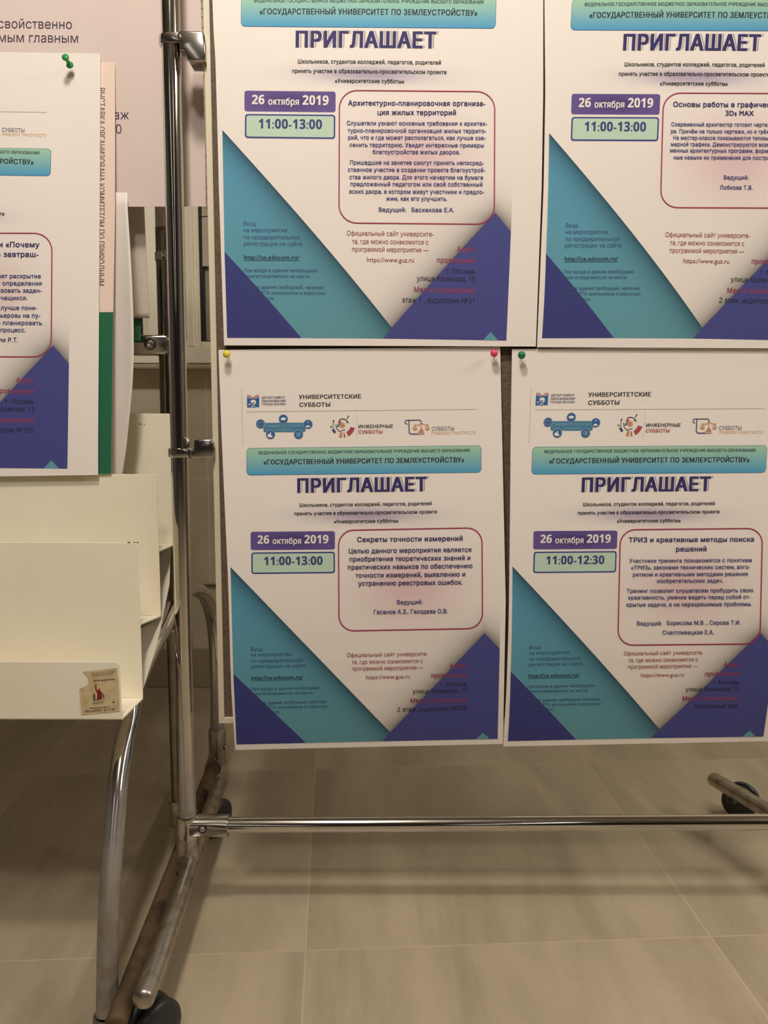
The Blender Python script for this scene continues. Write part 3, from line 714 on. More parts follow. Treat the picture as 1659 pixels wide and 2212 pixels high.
# foot tubes and castors
def foot(a, b):
    d = (b - a).normalized(); bm = bmesh.new(); tube(bm, [a, a.lerp(b, .5), b], BR, 28, True, 0.006)
    autosmooth(obj('foot_tube', bm, stand, (CHROME_WORN,)), 50)
def foot_sleeve(p, d):
    bm = bmesh.new()
    lathe(bm, [(.0127, 0), (.0163, .0), (.0165, .004), (.0158, .05), (.0150, .056), (.0127, .056)], (p.x, p.y, LEGZ - .002), (0, 0, 1), 28)
    tube(bm, [p - d * .018, p + d * .018], .0155, 24)
    autosmooth(obj('foot_sleeve', bm, stand, (CHROME_WORN,)), 40)
def caster(p, c, ax, r=.031):
    """swivel castor: stem under tube point p, trailing fork, twin wheel centred at c"""
    ax = Vector(ax).normalized(); c = Vector((c.x, c.y, r)); bm = bmesh.new()
    top = Vector((p.x, p.y, LEGZ - .008)); mid = Vector((p.x, p.y, .060))
    tube(bm, [top, mid], .0065, 16); tube(bm, [mid, mid.lerp(c, .5) + Vector((0, 0, .004)), c], .0050, 12)
    o = autosmooth(obj('caster', bm, stand, (CASTER_BLACK,)))
    for s in (-1, 1):
        bm = bmesh.new()
        lathe(bm, [(0, 0), (r * .55, .001), (r * .9, .001), (r, .0035), (r, .010), (r * .93, .0135), (r * .6, .016), (r * .25, .0165), (0, .0165)], c + ax * (s * .003), ax * s, 40)
        obj('wheel', bm, o, (CASTER_BLACK,), True)
fa, fb = atz(475, 1692, LEGZ), atz(310, 2158, LEGZ)
foot(fa, fb); fd = (fb - fa).normalized()
foot_sleeve(Vector((px_.x, PY, LEGZ)), fd)
caster(fa.lerp(fb, .08), atz(466, 1762, .031), (0.9, -.3, 0)); caster(fa.lerp(fb, .93), atz(330, 2208, .031), (0.80, -.60, 0))
gb = ga + gd * (2 * tt)
foot(ga, gb); foot_sleeve(ga + gd * tt, gd); caster(ga + gd * .045, atz(1600, 1729, .031), (0.62, .78, 0)); caster(gb - gd * .05, gb - gd * .02 + Vector((.02, 0, 0)), (0.9, -.4, 0))
# board: felt panel in a cream frame
BY = 1.150
xin, xout = aty(471, 900, BY).x, aty(458, 900, BY).x
zin, zout = aty(485, 1550.5, BY).z, aty(477, 1563, BY).z
BX1 = RX - .035; BT = 1.46
bm = bmesh.new(); box(bm, xin - .003, BX1 - .003, BY + .004, BY + .016, zin - .003, BT - .003); obj('felt_panel', bm, stand, (FELT,))
for nm, pts in (('left', [(xout, zout), (xin, zin), (xin, BT - (zin - zout)), (xout, BT)]), ('right', [(BX1, zout), (BX1, BT), (BX1 - (xin - xout), BT - (zin - zout)), (BX1 - (xin - xout), zin)]),
                ('bottom', [(xout, zout), (BX1, zout), (BX1 - (xin - xout), zin), (xin, zin)]), ('top', [(xout, BT), (xin, BT - (zin - zout)), (BX1 - (xin - xout), BT - (zin - zout)), (BX1, BT)])):
    bm = bmesh.new(); prism(bm, [Vector((x, 0, z)) for x, z in pts], BY, BY + .022, .0008); obj('frame_bar', bm, stand, (FRAME_W,))
def clamp(zc, jaw, sgn, bz, xb, col_h, zj0, zj1):
    """collar on the pole, arm and cast jaw gripping the frame edge"""
    c = on_pole(zc); bm = bmesh.new()
    lathe(bm, [(.0127, -col_h), (.0150, -col_h), (.0158, -col_h * .8), (.0158, col_h * .8), (.0150, col_h), (.0127, col_h), (.0127, -col_h)], c, (0, 0, 1), 36)
    box(bm, c.x - .004, c.x + .022, PY - .0158, PY - .004, zc - col_h, zc + col_h, .0015)
    o = autosmooth(obj('clamp', bm, stand, (CAST,)), 40)
    bm = bmesh.new(); prism(bm, jaw, PY - .021, PY + .016, .0025); j = autosmooth(obj('jaw', bm, o, (CAST,)), 50)
    bolt(o, Vector((xb, PY - .0170, bz)), .0048)
    return o
JY = PY - .021
P = lambda *q: [aty(x, y, JY) for x, y in q]
clamp(aty(370, 79, PY - .016).z, P((392, 66), (436, 66), (441, 74), (443, 95), (443, 131), (407, 131), (400, 118), (397, 108), (388, 108), (388, 90)), 1, aty(392, 75.5, JY).z, aty(392, 75.5, JY).x, .0062, 0, 0)
clamp(aty(390, 979, PY - .016).z, P((418, 949), (455, 949), (460, 955), (463, 970), (462, 985), (459, 991), (419, 991), (412, 989), (410, 974), (418, 972)), 1, aty(414.5, 981, JY).z, aty(414.5, 981, JY).x, .0062, 0, 0)
# small grub screw above the lower clamp
bm = bmesh.new(); g0 = aty(405, 960, PY - .004); lathe(bm, [(.0035, -.012), (.0035, 0), (.002, .0015), (0, .0016)], (g0.x, PY - .006, aty(405, 947, PY).z), (0, 0, 1), 16)
obj('screw', bm, stand, (CAST,), True)

# ================================================================== left leaflet rack
RXE = -0.322; LY = 1.31; ARX = -0.322
rack = empty('leaflet_rack', (-0.75, 1.2, 0.0))
tag(rack, 'white stepped metal leaflet rack on a curved chrome tube frame, left of the poster stand', 'leaflet rack', None)
lp = lambda z: aty(356, 600, LY).lerp(aty(380.5, 1500, LY), (z - aty(356, 600, LY).z) / (aty(380.5, 1500, LY).z - aty(356, 600, LY).z))
bm = bmesh.new(); tube(bm, [lp(.065), lp(.6), lp(1.02)], BR); autosmooth(obj('post', bm, rack, (DARK_CHROME,)))
zc = aty(350, 555, LY).z
bm = bmesh.new(); lathe(bm, [(.0128, -.0065), (.0138, -.0065), (.0141, -.005), (.0141, .005), (.0138, .0065), (.0128, .0065)], lp(zc), (0, 0, 1), 32); autosmooth(obj('coupling_ring', bm, rack, (CHROME,)))
bm = bmesh.new(); tube(bm, [lp(1.02), lp(1.75)], .0120); autosmooth(obj('post', bm, rack, (CHROME,)))
# curved side tube (one at each end)
apts = [(231, 2192, -.333), (232, 2120, -.334), (233, 2050, -.335), (236, 1950, -.337), (243, 1850, -.339), (252, 1738, -.341), (258, 1672, -.343), (267, 1612, -.344), (281, 1548, -.344), (294, 1482, -.343), (311, 1440, -.342), (330, 1399, -.340), (352, 1360, -.338), (369, 1325, -.336), (384, 1293, -.334), (402, 1276, -.331), (424, 1274, -.328), (444, 1290, -.326), (458, 1330, -.324), (466, 1400, -.3225), (469, 1500, -.3215), (469, 1585, -.3215)]
A = [atx(*q) for q in apts]
A[0].z = max(A[0].z, .006)
bm = bmesh.new(); tube(bm, spline(A, 8), .0130, 32); autosmooth(obj('arch_tube', bm, rack, (CHROME_DUSTY,)), 60)
dx = Vector((-.95, 0, 0))
bm = bmesh.new(); tube(bm, spline([a + dx for a in A], 8), BR, 20); autosmooth(obj('arch_tube', bm, rack, (CHROME,)), 60)
# rusty floor tubes
ba, bb = atz(462, 1652, .062), atz(266, 2170, .062); bd = (bb - ba).normalized(); ba -= bd * .03; bb += bd * .03
for d_ in (Vector((0, 0, 0)), dx):
    bm = bmesh.new(); tube(bm, [ba + d_, ba.lerp(bb, .5) + d_, bb + d_], BR, 24, True, .005); autosmooth(obj('floor_tube', bm, rack, (RUST,)), 60)
    for e in (ba + d_ + bd * .12, bb + d_ - bd * .09):
        bm = bmesh.new(); lathe(bm, [(0, 0), (.017, 0), (.018, .004), (.014, .03), (.010, .052), (0, .052)], (e.x, e.y, 0.0), (0, 0, 1), 20); autosmooth(obj('rubber_foot', bm, rack, (CASTER_BLACK,)))
def socket(p, h, q):
    bm = bmesh.new(); lathe(bm, [(.0127, 0), (.0155, 0), (.0165, .003), (.0165, h - .004), (.0155, h), (.0128, h), (.0128, h - .002)], p, (0, 0, 1), 28)
    tube(bm, [q - bd * .02, q + bd * .02], .0160, 24)
    box(bm, min(p[0], q.x) - .002, max(p[0], q.x) + .002, q.y - .011, q.y + .011, q.z - .010, q.z + .010, .003)
    o = autosmooth(obj('tube_socket', bm, rack, (CHROME_WORN,)), 40)
    bolt(o, Vector(p) + Vector((.0150, -.005, h * .5)), .004, d=(1, -.3, 0)); return o
def on_base(y): return ba + bd * ((y - ba.y) / bd.y)
q = on_base(A[-1].y); socket((A[-1].x, A[-1].y, .062), A[-1].z - .050, q)
bm = bmesh.new(); lathe(bm, [(.0134, .022), (.0158, .0225), (.0166, .020), (.0170, .003), (.0150, 0), (0, 0)], (A[0].x, A[0].y, .0), (0, 0, 1), 32); autosmooth(obj('foot_cup', bm, rack, (CHROME_WORN,)), 40)
q = on_base(LY); l0 = lp(.062); socket((l0.x, LY, .062), .045, q)
# collar tying the curved tube to the post
kc = atx(366, 1340, -.3365); kd = (A[13] - A[11]).normalized()
bm = bmesh.new(); lathe(bm, [(.0132, -.012), (.0158, -.012), (.0163, -.010), (.0163, .010), (.0158, .012), (.0132, .012)], kc, kd, 28)
k_o = autosmooth(obj('collar', bm, rack, (CAST,)), 40)
bm = bmesh.new(); tube(bm, [kc + kd * .01, Vector((l0.x, LY, kc.z + .03))], .007, 16); obj('collar_arm', bm, k_o, (CAST,), True)
bolt(k_o, kc + Vector((.016, -.002, -.004)), .0035, d=(1, -.4, 0))
# stepped pockets: each is a bent sheet (front face + floor running back)
tiers = [  # (px of the right edge, top y, bottom y) from the back one to the front one
    (374.5, 893.5, 1175), (343, 1024.5, 1330), (303, 1172.5, 1508), (260.5, 1430, 1553.5)]
SHX0 = RXE - .95
tY = [atx(x, (a + b) / 2, RXE).y for x, a, b in tiers]
tZ = [(aty(x, a, y).z, aty(x, b, y).z) for (x, a, b), y in zip(tiers, tY)]
pockets = []
for i, ((z1, z0), y) in enumerate(zip(tZ, tY)):
    bm = bmesh.new(); th = .0018; r = .0055
    x1 = RXE
    # front face with rounded upper corners
    pts = [Vector((x1, 0, z0)), Vector((x1, 0, z1 - r))] + [Vector((x1 - r + r * math.cos(a), 0, z1 - r + r * math.sin(a))) for a in (.4, .8, 1.2)] + [Vector((x1 - r, 0, z1)), Vector((SHX0 + r, 0, z1)), Vector((SHX0, 0, z1 - r)), Vector((SHX0, 0, z0))]
    prism(bm, pts, y, y + th, .0004)
    if i > 0:   # floor from the bottom of this face back to the face behind
        yb = tY[i - 1]
        zb = z0 if i == 3 else aty(tiers[i][0], (1348 if i == 2 else 1190), y).z
        zb2 = tZ[i - 1][1]
        vs = [bm.verts.new(c) for c in ((SHX0, y + th, zb), (x1, y + th, zb), (x1, yb, zb2), (SHX0, yb, zb2), (SHX0, y + th, zb - th), (x1, y + th, zb - th), (x1, yb, zb2 - th), (SHX0, yb, zb2 - th))]
        for f in ((0, 1, 2, 3), (7, 6, 5, 4), (0, 4, 5, 1), (1, 5, 6, 2), (2, 6, 7, 3), (3, 7, 4, 0)): bm.faces.new([vs[k] for k in f])
    o = obj('leaflet_pocket', bm, rack, (WHITE_SHEET,)); pockets.append(o)
# sloping backing sheet behind the steps
bp = [((304.5, 1503), tY[2] + .004), ((334, 1410), 1.118), ((348.5, 1351), 1.166), ((351, 1336), 1.181), ((366, 1262), 1.220), ((368, 1182), 1.2735)]
bpw = [aty(x, y, Y) for (x, y), Y in bp]
bm = bmesh.new(); ra = [bm.verts.new(p) for p in bpw]; rb = [bm.verts.new((SHX0, p.y, p.z)) for p in bpw]
rc = [bm.verts.new((p.x, p.y + .002, p.z)) for p in bpw]; rd = [bm.verts.new((SHX0, p.y + .002, p.z)) for p in bpw]
for k in range(len(bpw) - 1):
    bm.faces.new((ra[k], ra[k + 1], rb[k + 1], rb[k])); bm.faces.new((rc[k], rd[k], rd[k + 1], rc[k + 1])); bm.faces.new((ra[k], rc[k], rc[k + 1], ra[k + 1]))
bmesh.ops.recalc_face_normals(bm, faces=bm.faces[:])
obj('backing_sheet', bm, rack, (WHITE_BACK,))
# chipped paint marks along edges
CHIP = mat('chipped_paint', rgb(60, 50, 40), 0.8)
for (cx, cy, cw, i) in ((278, 1172.2, 7, 2), (290, 1172.0, 4, 2), (297, 1172.4, 6, 2), (303, 916.5, 7, 0), (312, 917, 3, 0)):
    p0 = aty(cx - cw / 2, cy, tY[i] - .0004); p1 = aty(cx + cw / 2, cy, tY[i] - .0004); bm = bmesh.new()
    prism(bm, [p0 + Vector((0, 0, .0006)), p0.lerp(p1, .4) + Vector((0, 0, -.0004)), p1 + Vector((0, 0, -.0002)), p1.lerp(p0, .5) + Vector((0, 0, .0010))], tY[i] - .0004, tY[i] + .0004); obj('paint_chip', bm, pockets[i], (CHIP,))
# rack's poster board, its corner clamp
bm = bmesh.new(); box(bm, -1.25, -.435, 1.245, 1.262, aty(250, 790, 1.25).z, 1.42, .002); obj('board_panel', bm, rack, (FRAME_W,))
zc0, zc1 = aty(330, 766, 1.285).z, aty(330, 723, 1.285).z
xc0, xc1 = -.45, aty(364, 745, 1.285).x
bm = bmesh.new()
prism(bm, [Vector((x, 0, z)) for x, z in ((xc0, zc0), (xc1 - .006, zc0), (xc1, zc0 + .005), (xc1, zc1 - .004), (xc1 - .004, zc1), (xc0, zc1))], 1.285, 1.322, .004)
lathe(bm, [(.0127, 0), (.0168, 0), (.0168, zc1 - zc0 - .002), (.0127, zc1 - zc0 - .002)], (lp(zc0).x, LY, zc0 + .001), (0, 0, 1), 32)
o = autosmooth(obj('board_clamp', bm, rack, (CAST,)), 45)
bolt(o, aty(324, 743, 1.284), .0072)
bm = bmesh.new(); box(bm, -.47, -.40, 1.2625, 1.30, zc0 + .006, zc1 - .004, .002); obj('clamp_tongue', bm, o, (CAST,))

# ================================================================== posters on the right board
N0 = (0, 1, 0)
def mk(p0, n, src, dst, pairs=None, bulge=None): return Print(p0, n, homography(src, dst) if dst else np.eye(3), (list(pairs) + list(zip(src, dst))) if pairs else None, bulge)
def bow(y0, y1):
    # the loose lower part of a hanging sheet bows out and tucks back in at its foot
    return lambda py: 0.106 * max(0.0, min(1.0, (py - y0) / (y1 - y0))) ** 2 * (1 - max(0.0, min(1.0, (py - y0) / (y1 - y0))))
SRC = [(532.5, 1027), (1040, 1021), (511, 1608), (1075, 1596)]
# -- lower left of the four
P3 = mk((0, 1.1455, .5), (0, 1, 0), SRC, None, None, bow(755, 1622))
P3.sheet([(471.8, 755.7), (479, 950), (487.5, 1140), (493, 1260), (499, 1483), (508, 1620)], [(1080.3, 748.6), (1089, 1139), (1092.5, 1300), (1089, 1480), (1086.3, 1607)], PRINTED)
invitation(P3, (730.5, 1141.5, 1043, 1361.5, 34, True), [
    ('Секреты точности измерений', 771.5, 999.5, 1169.4, 10.8, B2, -.012), ('Целью данного мероприятия является', 753.5, 1018, 1193.6, 10.4, B1, -.012),
    ('приобретение теоретических знаний и', 755, 1016, 1211.2, 10.4, B1, -.012), ('практических навыков по обеспечению', 751.5, 1020.5, 1228.6, 10.4, B1, -.012),
    ('точности измерений, выявлению и', 767.5, 1005, 1246.4, 10.4, B1, -.012), ('устранению реестровых ошибок.', 774, 999.5, 1263.8, 10.4, B1, -.012),
    ('Ведущий:', 857.5, 912.5, 1305, 9.4, B1, -.012), ('Гасанов А.З., Гвоздева О.В.', 807.5, 967, 1325.4, 9.4, B1, -.012)],
    ('2 этаж, аудитория №126', 858.5, 1009, 1535.6), boxsl=-.0185, boxsv=.006)
p3 = P3.build('poster')
tag(p3, 'white invitation poster below its twin, hung between a yellow pin and a pink pin', 'poster', 'university invitation posters')
# -- lower right
P4 = mk((0, 1.1450, .5), (0, 1, 0), SRC, [(1148.2, 1025.5), (1652.6, 1021.8), (1097.5, 1602.5), (1649, 1591)],
        [((541.5, 1149), (1152, 1147)), ((498, 1225), (1106.5, 1224)), ((1047, 1368), (1643, 1367)), ((504, 1455), (1104, 1449)), ((843, 1582), (1424, 1575)), ((554, 1406), (1155, 1402)), ((598, 1467), (1195, 1462)), ((836, 1418), (1433, 1416)), ((838, 1466), (1431, 1462.5)), ((923, 1062), (1537, 1061)), ((661, 1605), (1244, 1597))], bow(755, 1614))
P4.sheet([(1106, 754), (1103, 950), (1101.5, 1139), (1099, 1339), (1094.5, 1480), (1087.4, 1612.5)], [(1693, 747), (1700, 1140), (1690, 1450), (1663, 1601)], PRINTED)
L = []
for s, a, b, y, c, bo in (('ТРИЗ и креативные методы поиска', 1358, 1628.5, 1170.6, 10.6, B2), ('решений', 1460, 1526, 1190.8, 10.6, B2),
    ('Участники тренинга познакомятся с понятием', 1359, 1624, 1214.8, 8.8, B1), ('«ТРИЗ», законами технических систем, алго-', 1363, 1620, 1229.4, 8.8, B1), ('ритмом и креативными методами решения', 1367, 1615, 1244.4, 8.8, B1), ('изобретательских задач.', 1419.5, 1561.5, 1258.6, 8.8, B1),
    ('Тренинг позволит слушателям пробудить свою', 1353.5, 1627, 1279.8, 8.8, B1), ('креативность, умение видеть перед собой от-', 1357, 1621, 1294.2, 8.8, B1), ('крытые задачи, а не неразрешимые проблемы.', 1353, 1624, 1309.6, 8.8, B1),
    ('Ведущий:', 1375.5, 1429.5, 1350.8, 9, B1), ('Борисова М.В. , Серова Т.И.', 1440.5, 1599.5, 1349.4, 9, B1), ('Счастливецкая Е.А.', 1431, 1542, 1370.2, 9, B1)):
    L.append((s, a, b, y, c, bo, -.006))
i4 = P4.inv
def loc(P, x, y): return P.U(x, y)
a_ = loc(P4, 1500, 1529); b2_ = loc(P4, 1591, 1528)
invitation(P4, (1336, 1141.5, 1645.5, 1393.5, 34, False), L, ('Читальный зал', a_[0], b2_[0], a_[1]), times='11:00-12:30', boxsl=-.010, boxsv=-.022)
p4 = P4.build('poster')
tag(p4, 'white invitation poster at the lower right held by a green pin, reading 11:00-12:30', 'poster', 'university invitation posters')
# -- upper left
P1 = mk((0, 1.1430, .5), (0, 1, 0.006), SRC, [(521, 57), (1070.5, 64.5), (491.5, 731), (1092.5, 735)],
        [((541.5, 1149), (529, 196)), ((723.5, 1186), (724, 242)), ((543, 1240), (529, 297)), ((498, 1225), (481, 285)), ((1047, 1368), (1069.5, 459)), ((554, 1406), (537, 485.5)), ((598, 1467), (586, 560)), ((616, 1490), (605, 589)), ((504, 1455), (484.6, 541)), ((843, 1582), (846, 708)), ((836, 1418), (843, 509.5)), ((838, 1466), (843, 568)), ((990, 1442), (1007, 544)), ((970, 1463), (986, 568)), ((980, 1482), (995, 592)), ((950, 1497), (963, 608)), ((948, 1517), (962, 632)), ((1043, 1582), (1060, 716)), ((923, 1062), (943, 103)), ((790, 1093), (798, 137)), ((642, 1062), (637, 101)), ((790, 1129), (798, 179))])
P1.sheet([(450, -215), (459, 0), (461, 60), (465, 120), (468.6, 240), (471, 330), (472.5, 400), (484, 746)], [(1175, -215), (1173.6, 0), (1173.5, 200), (1170.2, 400), (1157.5, 748.5)], PRINTED)
L = [(s, a, b, y, c, bo, .004) for s, a, b, y, c, bo in (
    ('Архитектурно-планировочная организа-', 752, 1048.5, 228.5, 11.0, B2), ('ция жилых территорий', 815.5, 985, 248.5, 11.0, B2),
    ('Слушатели узнают основные требования к архитек-', 749, 1052, 271, 9.2, B1), ('турно-планировочной организация жилых террито-', 751, 1050, 287, 9.2, B1), ('рий, что и где может располагаться, как лучше озе-', 752, 1049, 302, 9.2, B1), ('ленить территорию. Увидят интересные примеры', 754.5, 1045, 318, 9.2, B1), ('благоустройства жилых дворов.', 805, 993.5, 333, 9.2, B1),
    ('Пришедшие на занятие смогут принять непосред-', 756, 1045, 356, 9.2, B1), ('ственное участие в создании проекта благоустрой-', 751.5, 1048, 371.5, 9.2, B1), ('ства жилого двора. Для этого начертим на бумаге', 755, 1043.5, 387.5, 9.2, B1), ('предложенный педагогом или свой собственный', 757, 1042, 402.5, 9.2, B1), ('эскиз двора, в котором живут участники и предло-', 754, 1045.5, 418.6, 9.2, B1), ('жим, как его улучшить.', 834, 966, 433.6, 9.2, B1),
    ('Ведущий:', 818, 877, 457.5, 9.3, B1), ('Баскакова Е.А.', 889, 981, 458, 9.3, B1))]
a_ = loc(P1, 868, 654); b2_ = loc(P1, 1024, 655)
invitation(P1, (731.5, 195.5, 1069.5, 484.5, 40, False), L, ('этаж 1 , аудитория №31', a_[0], b2_[0], (a_[1] + b2_[1]) / 2), top=True, boxsl=.009, boxsv=-.004)
p1 = P1.build('poster')
tag(p1, 'white invitation poster at the upper left of the right board, beside the chrome pole clamp', 'poster', 'university invitation posters')
# -- upper right
P2 = mk((0, 1.1424, .5), (0, 1, 0.006), [(532.5, 1027), (511, 1608), (843, 1582), (723.5, 1147)], [(1232, 65.5), (1169.8, 731.5), (1517.5, 707.5), (1426, 203)],
        [((541.5, 1149), (1234, 203)), ((543, 1240), (1233, 304)), ((498, 1225), (1186.6, 289)), ((554, 1406), (1235, 490.5)), ((598, 1467), (1276, 562.5)), ((616, 1490), (1293, 591)), ((504, 1455), (1179.5, 547)), ((836, 1418), (1528, 513)), ((838, 1466), (1525, 569.4)), ((931, 1463), (1622.5, 569)), ((891, 1497), (1577, 608)), ((886, 1517), (1570, 631)), ((843, 1582), (1517.5, 707.5)), ((642, 1062), (1346, 107)), ((923, 1062), (1643, 112)), ((790, 1093), (1500, 143)), ((661, 1605), (1326, 731))])
P2.sheet([(1177, -215), (1176, 0), (1178, 200), (1174.6, 400), (1160, 750)], [(1895, -215), (1880, 400), (1850, 753)], PRINTED)
L = [(s, a, b, y, c, bo, .005) for s, a, b, y, c, bo in (
    ('Основы работы в графической среде', 1454, 1742, 231.5, 11.0, B2), ('3Ds MAX', 1566.5, 1628, 250, 11.0, B2),
    ('Современный архитектор готовит чертежи на компьюте-', 1450, 1744, 273.6, 8.8, B1), ('ре. Причём не только чертежи, но и трёхмерные модели.', 1449, 1745, 288.5, 8.8, B1), ('На мастер-классе показываются типовые приемы трех-', 1454, 1740, 302.5, 8.8, B1), ('мерной графики. Демонстрируются возможности совре-', 1449, 1745, 316.6, 8.8, B1), ('менных архитектурных программ, формируются началь-', 1447, 1747, 330, 8.8, B1), ('ные навыки их применения для построения моделей.', 1455, 1739, 345, 8.8, B1),
    ('Ведущий:', 1563, 1616.5, 387.8, 9, B1), ('Лобкова Т.В.', 1554.5, 1625.5, 409.6, 9, B1))]
a_ = loc(P2, 1553, 654.5); b2_ = loc(P2, 1703, 656)
invitation(P2, (1428.5, 200.5, 1768, 450.5, 38, False), L, ('2 этаж, аудитория №37', a_[0], b2_[0], (a_[1] + b2_[1]) / 2), top=True, boxsl=.004, boxsv=-.026)
p2 = P2.build('poster')
tag(p2, 'white invitation poster at the upper right of the right board, cut by the picture edge', 'poster', 'university invitation posters')
# -- left board
P5 = mk((0, 1.1690, .68), (0, 1, -.075), SRC, [(-423, 374), (112.5, 382.5), (-489, 1017), (145.5, 1012.5)],
        [((1047, 1368), (113, 745)), ((990, 1442), (50, 828)), ((970, 1463), (40, 849)), ((980, 1482), (45, 873.5)), ((950, 1497), (10, 887.6)), ((948, 1517), (10, 911)), ((1043, 1582), (110, 994.7)), ((1014, 978), (85, 335)), ((1003, 1001), (73, 357)), ((1028, 884), (101, 243)), ((1028, 938), (99.5, 297)), ((944, 1110), (7, 468))])
P5.sheet([(-440, 106), (-470, 500), (-505, 1036)], [(217, 115.5), (215.5, 450), (211.8, 950), (211.8, 1026)], PRINTED)
L = [(s, a, b, y, c, bo, .006) for s, a, b, y, c, bo in (
    ('и «Почему', -2, 85.5, 534, 11.5, B2), ('а завтраш-', -7, 83.5, 555, 11.5, B2), ('ает раскрытие', -4, 88.5, 601, 9.3, B1), ('и определения', -6, 90.5, 616.5, 9.3, B1), ('изовать задан-', -5, 90.5, 632, 9.3, B1), ('учащихся.', -6, 59.5, 648, 9.3, B1),
    ('лучше пони-', 2, 80.5, 669.5, 9.3, B1), ('рьеров» на пу-', -7, 87.5, 686, 9.3, B1), ('о планировать', -6, 91, 702, 9.3, B1), ('процесс.', 1, 55.5, 717.4, 9.3, B1), ('ли Р.Т.', -2, 39, 739, 9.6, B1))]
a_ = loc(P5, -90, 934); b2_ = loc(P5, 71, 935)
invitation(P5, (-220, 502.5, 113, 772, 40, False), L, ('2 этаж, аудитория №103', a_[0], b2_[0], (a_[1] + b2_[1]) / 2), top=True, boxsl=.002, boxsv=-.008)
p5 = P5.build('poster')
tag(p5, 'white invitation poster on the left board above the leaflet pockets, green pin at top', 'poster', 'university invitation posters')

# -- exhibition sheet: pale pink over dark green, vertical lettering
PK = ink('pink_print', rgb(236, 214, 200)); DG = ink('dark_green_print', rgb(38, 104, 74)); VT = ink('brown_lettering', rgb(120, 104, 102))
E1 = Print((0, 1.1740, .66), (0, 1, -.0685))
E1.sheet([(-430, 126), (-470, 500), (-480, 1032)], [(248.5, 134), (248.5, 450), (244.7, 674), (241, 950), (240.5, 1024)], PK)
E1.poly([(-470, 676), (244.6, 674.3), (241, 950), (240.5, 1023.6), (-480, 1031)], DG, 1, False)
E1.vtext('ВЫСТАВКА ОРГАНИЗОВАНА КОМИТЕТОМ ПО ПРИРОДНЫМ', 211.5, 190, 617, 15.5, VT, 0.004, lean=-.004)
tag(E1.build('exhibition_poster'), 'pale pink and dark green exhibition sheet with vertical lettering, mostly behind the left poster', 'poster')
# -- large poster reaching behind the pole
BP = Print((0, 1.216, .9), N0); BIGP = mat('big_poster_paper', rgb(218, 206, 198), 0.7, spec=.2, noise=(rgb(222, 202, 196), 2.2, .35, .7)); BT_ = ink('aubergine_ink', rgb(74, 58, 82))
BP.sheet([(-900, -190), (-900, 450)], [(430, -190), (433.5, 5), (441, 240), (443, 330), (444.3, 446)], BIGP)
BP.text('свойственно', -4, 155.5, 61.8, 20.5, BT_, 0.0, slope=.01, local=False); BP.text('самым главным', -33, 168.8, 91.4, 20.5, BT_, 0.0, slope=.01, local=False)
BP.text('этаж', 221, 278.6, 257.8, 20.5, BT_, 0.0, slope=0, local=False); BP.text('20', 236, 262.5, 288.4, 20, BT_, 0.0, slope=0, local=False)
tag(BP.build('large_poster'), 'large pale poster with sparse violet text behind the pole, top left', 'poster')

def bent_sheet(name, edgeL, edgeR, Yf, m, label, cat, nu=10, nv=24):
    """a hanging sheet whose distance from the wall varies across and along it"""
    def xa(e, y):
        for (x0, y0), (x1, y1) in zip(e, e[1:]):
            if y <= y1 or (x1, y1) == e[-1]: return x0 + (x1 - x0) * (y - y0) / (y1 - y0)
    V, Fs = [], []
    for j in range(nv + 1):
        v = j / nv; y = edgeR[0][1] + (edgeR[-1][1] - edgeR[0][1]) * v
        for i in range(nu + 1):
            u = i / nu; x = xa(edgeL, y) + (xa(edgeR, y) - xa(edgeL, y)) * u; V.append(aty(x, y, Yf(u, v)))
    W = nu + 1
    Fs = [(j * W + i, (j + 1) * W + i, (j + 1) * W + i + 1, j * W + i + 1) for j in range(nv) for i in range(nu)]
    c = sum(V, Vector()) / len(V)
    me = bpy.data.meshes.new(name); me.from_pydata([tuple(p - c) for p in V], [], Fs)
    o = obj(name, me, None, (m,), True, c)
    md = o.modifiers.new('paper', 'SOLIDIFY'); md.thickness = .0005; md.offset = 1
    tag(o, label, cat); return o
bent_sheet('curled_sheet', [(215, 416), (215, 1062)], [(275, 416), (275.8, 450), (281.8, 540), (286, 620), (288.7, 691), (289.2, 766), (286.5, 835), (283, 868), (273, 970), (264.6, 1024), (258, 1062)],
           lambda u, v: 1.2130 - .022 * u * u * math.sin(math.pi * min(1, .12 + v * .88)), PLAIN, 'plain white paper sheet with a bulging right edge, beside the dark green sheet', 'paper sheet')
bent_sheet('hanging_sheet', [(226, 380), (236, 687)], [(309, 380), (311.5, 446), (314, 500), (319, 600), (323, 687)], lambda u, v: 1.262 - .003 * u, mat('grey_paper', rgb(204, 192, 178), .75, spec=.2), 'greyish sheet of paper hanging left of the pole in the poster shadow', 'paper sheet')
GC = Print((0, 1.268, .9), N0); GC.sheet([(228, 560), (234, 736)], [(302.5, 560), (304.3, 736)], ink('mid_green_card', rgb(58, 116, 84)))
tag(GC.build('green_card'), 'mid green card peeking out under the greyish hanging sheet', 'card')
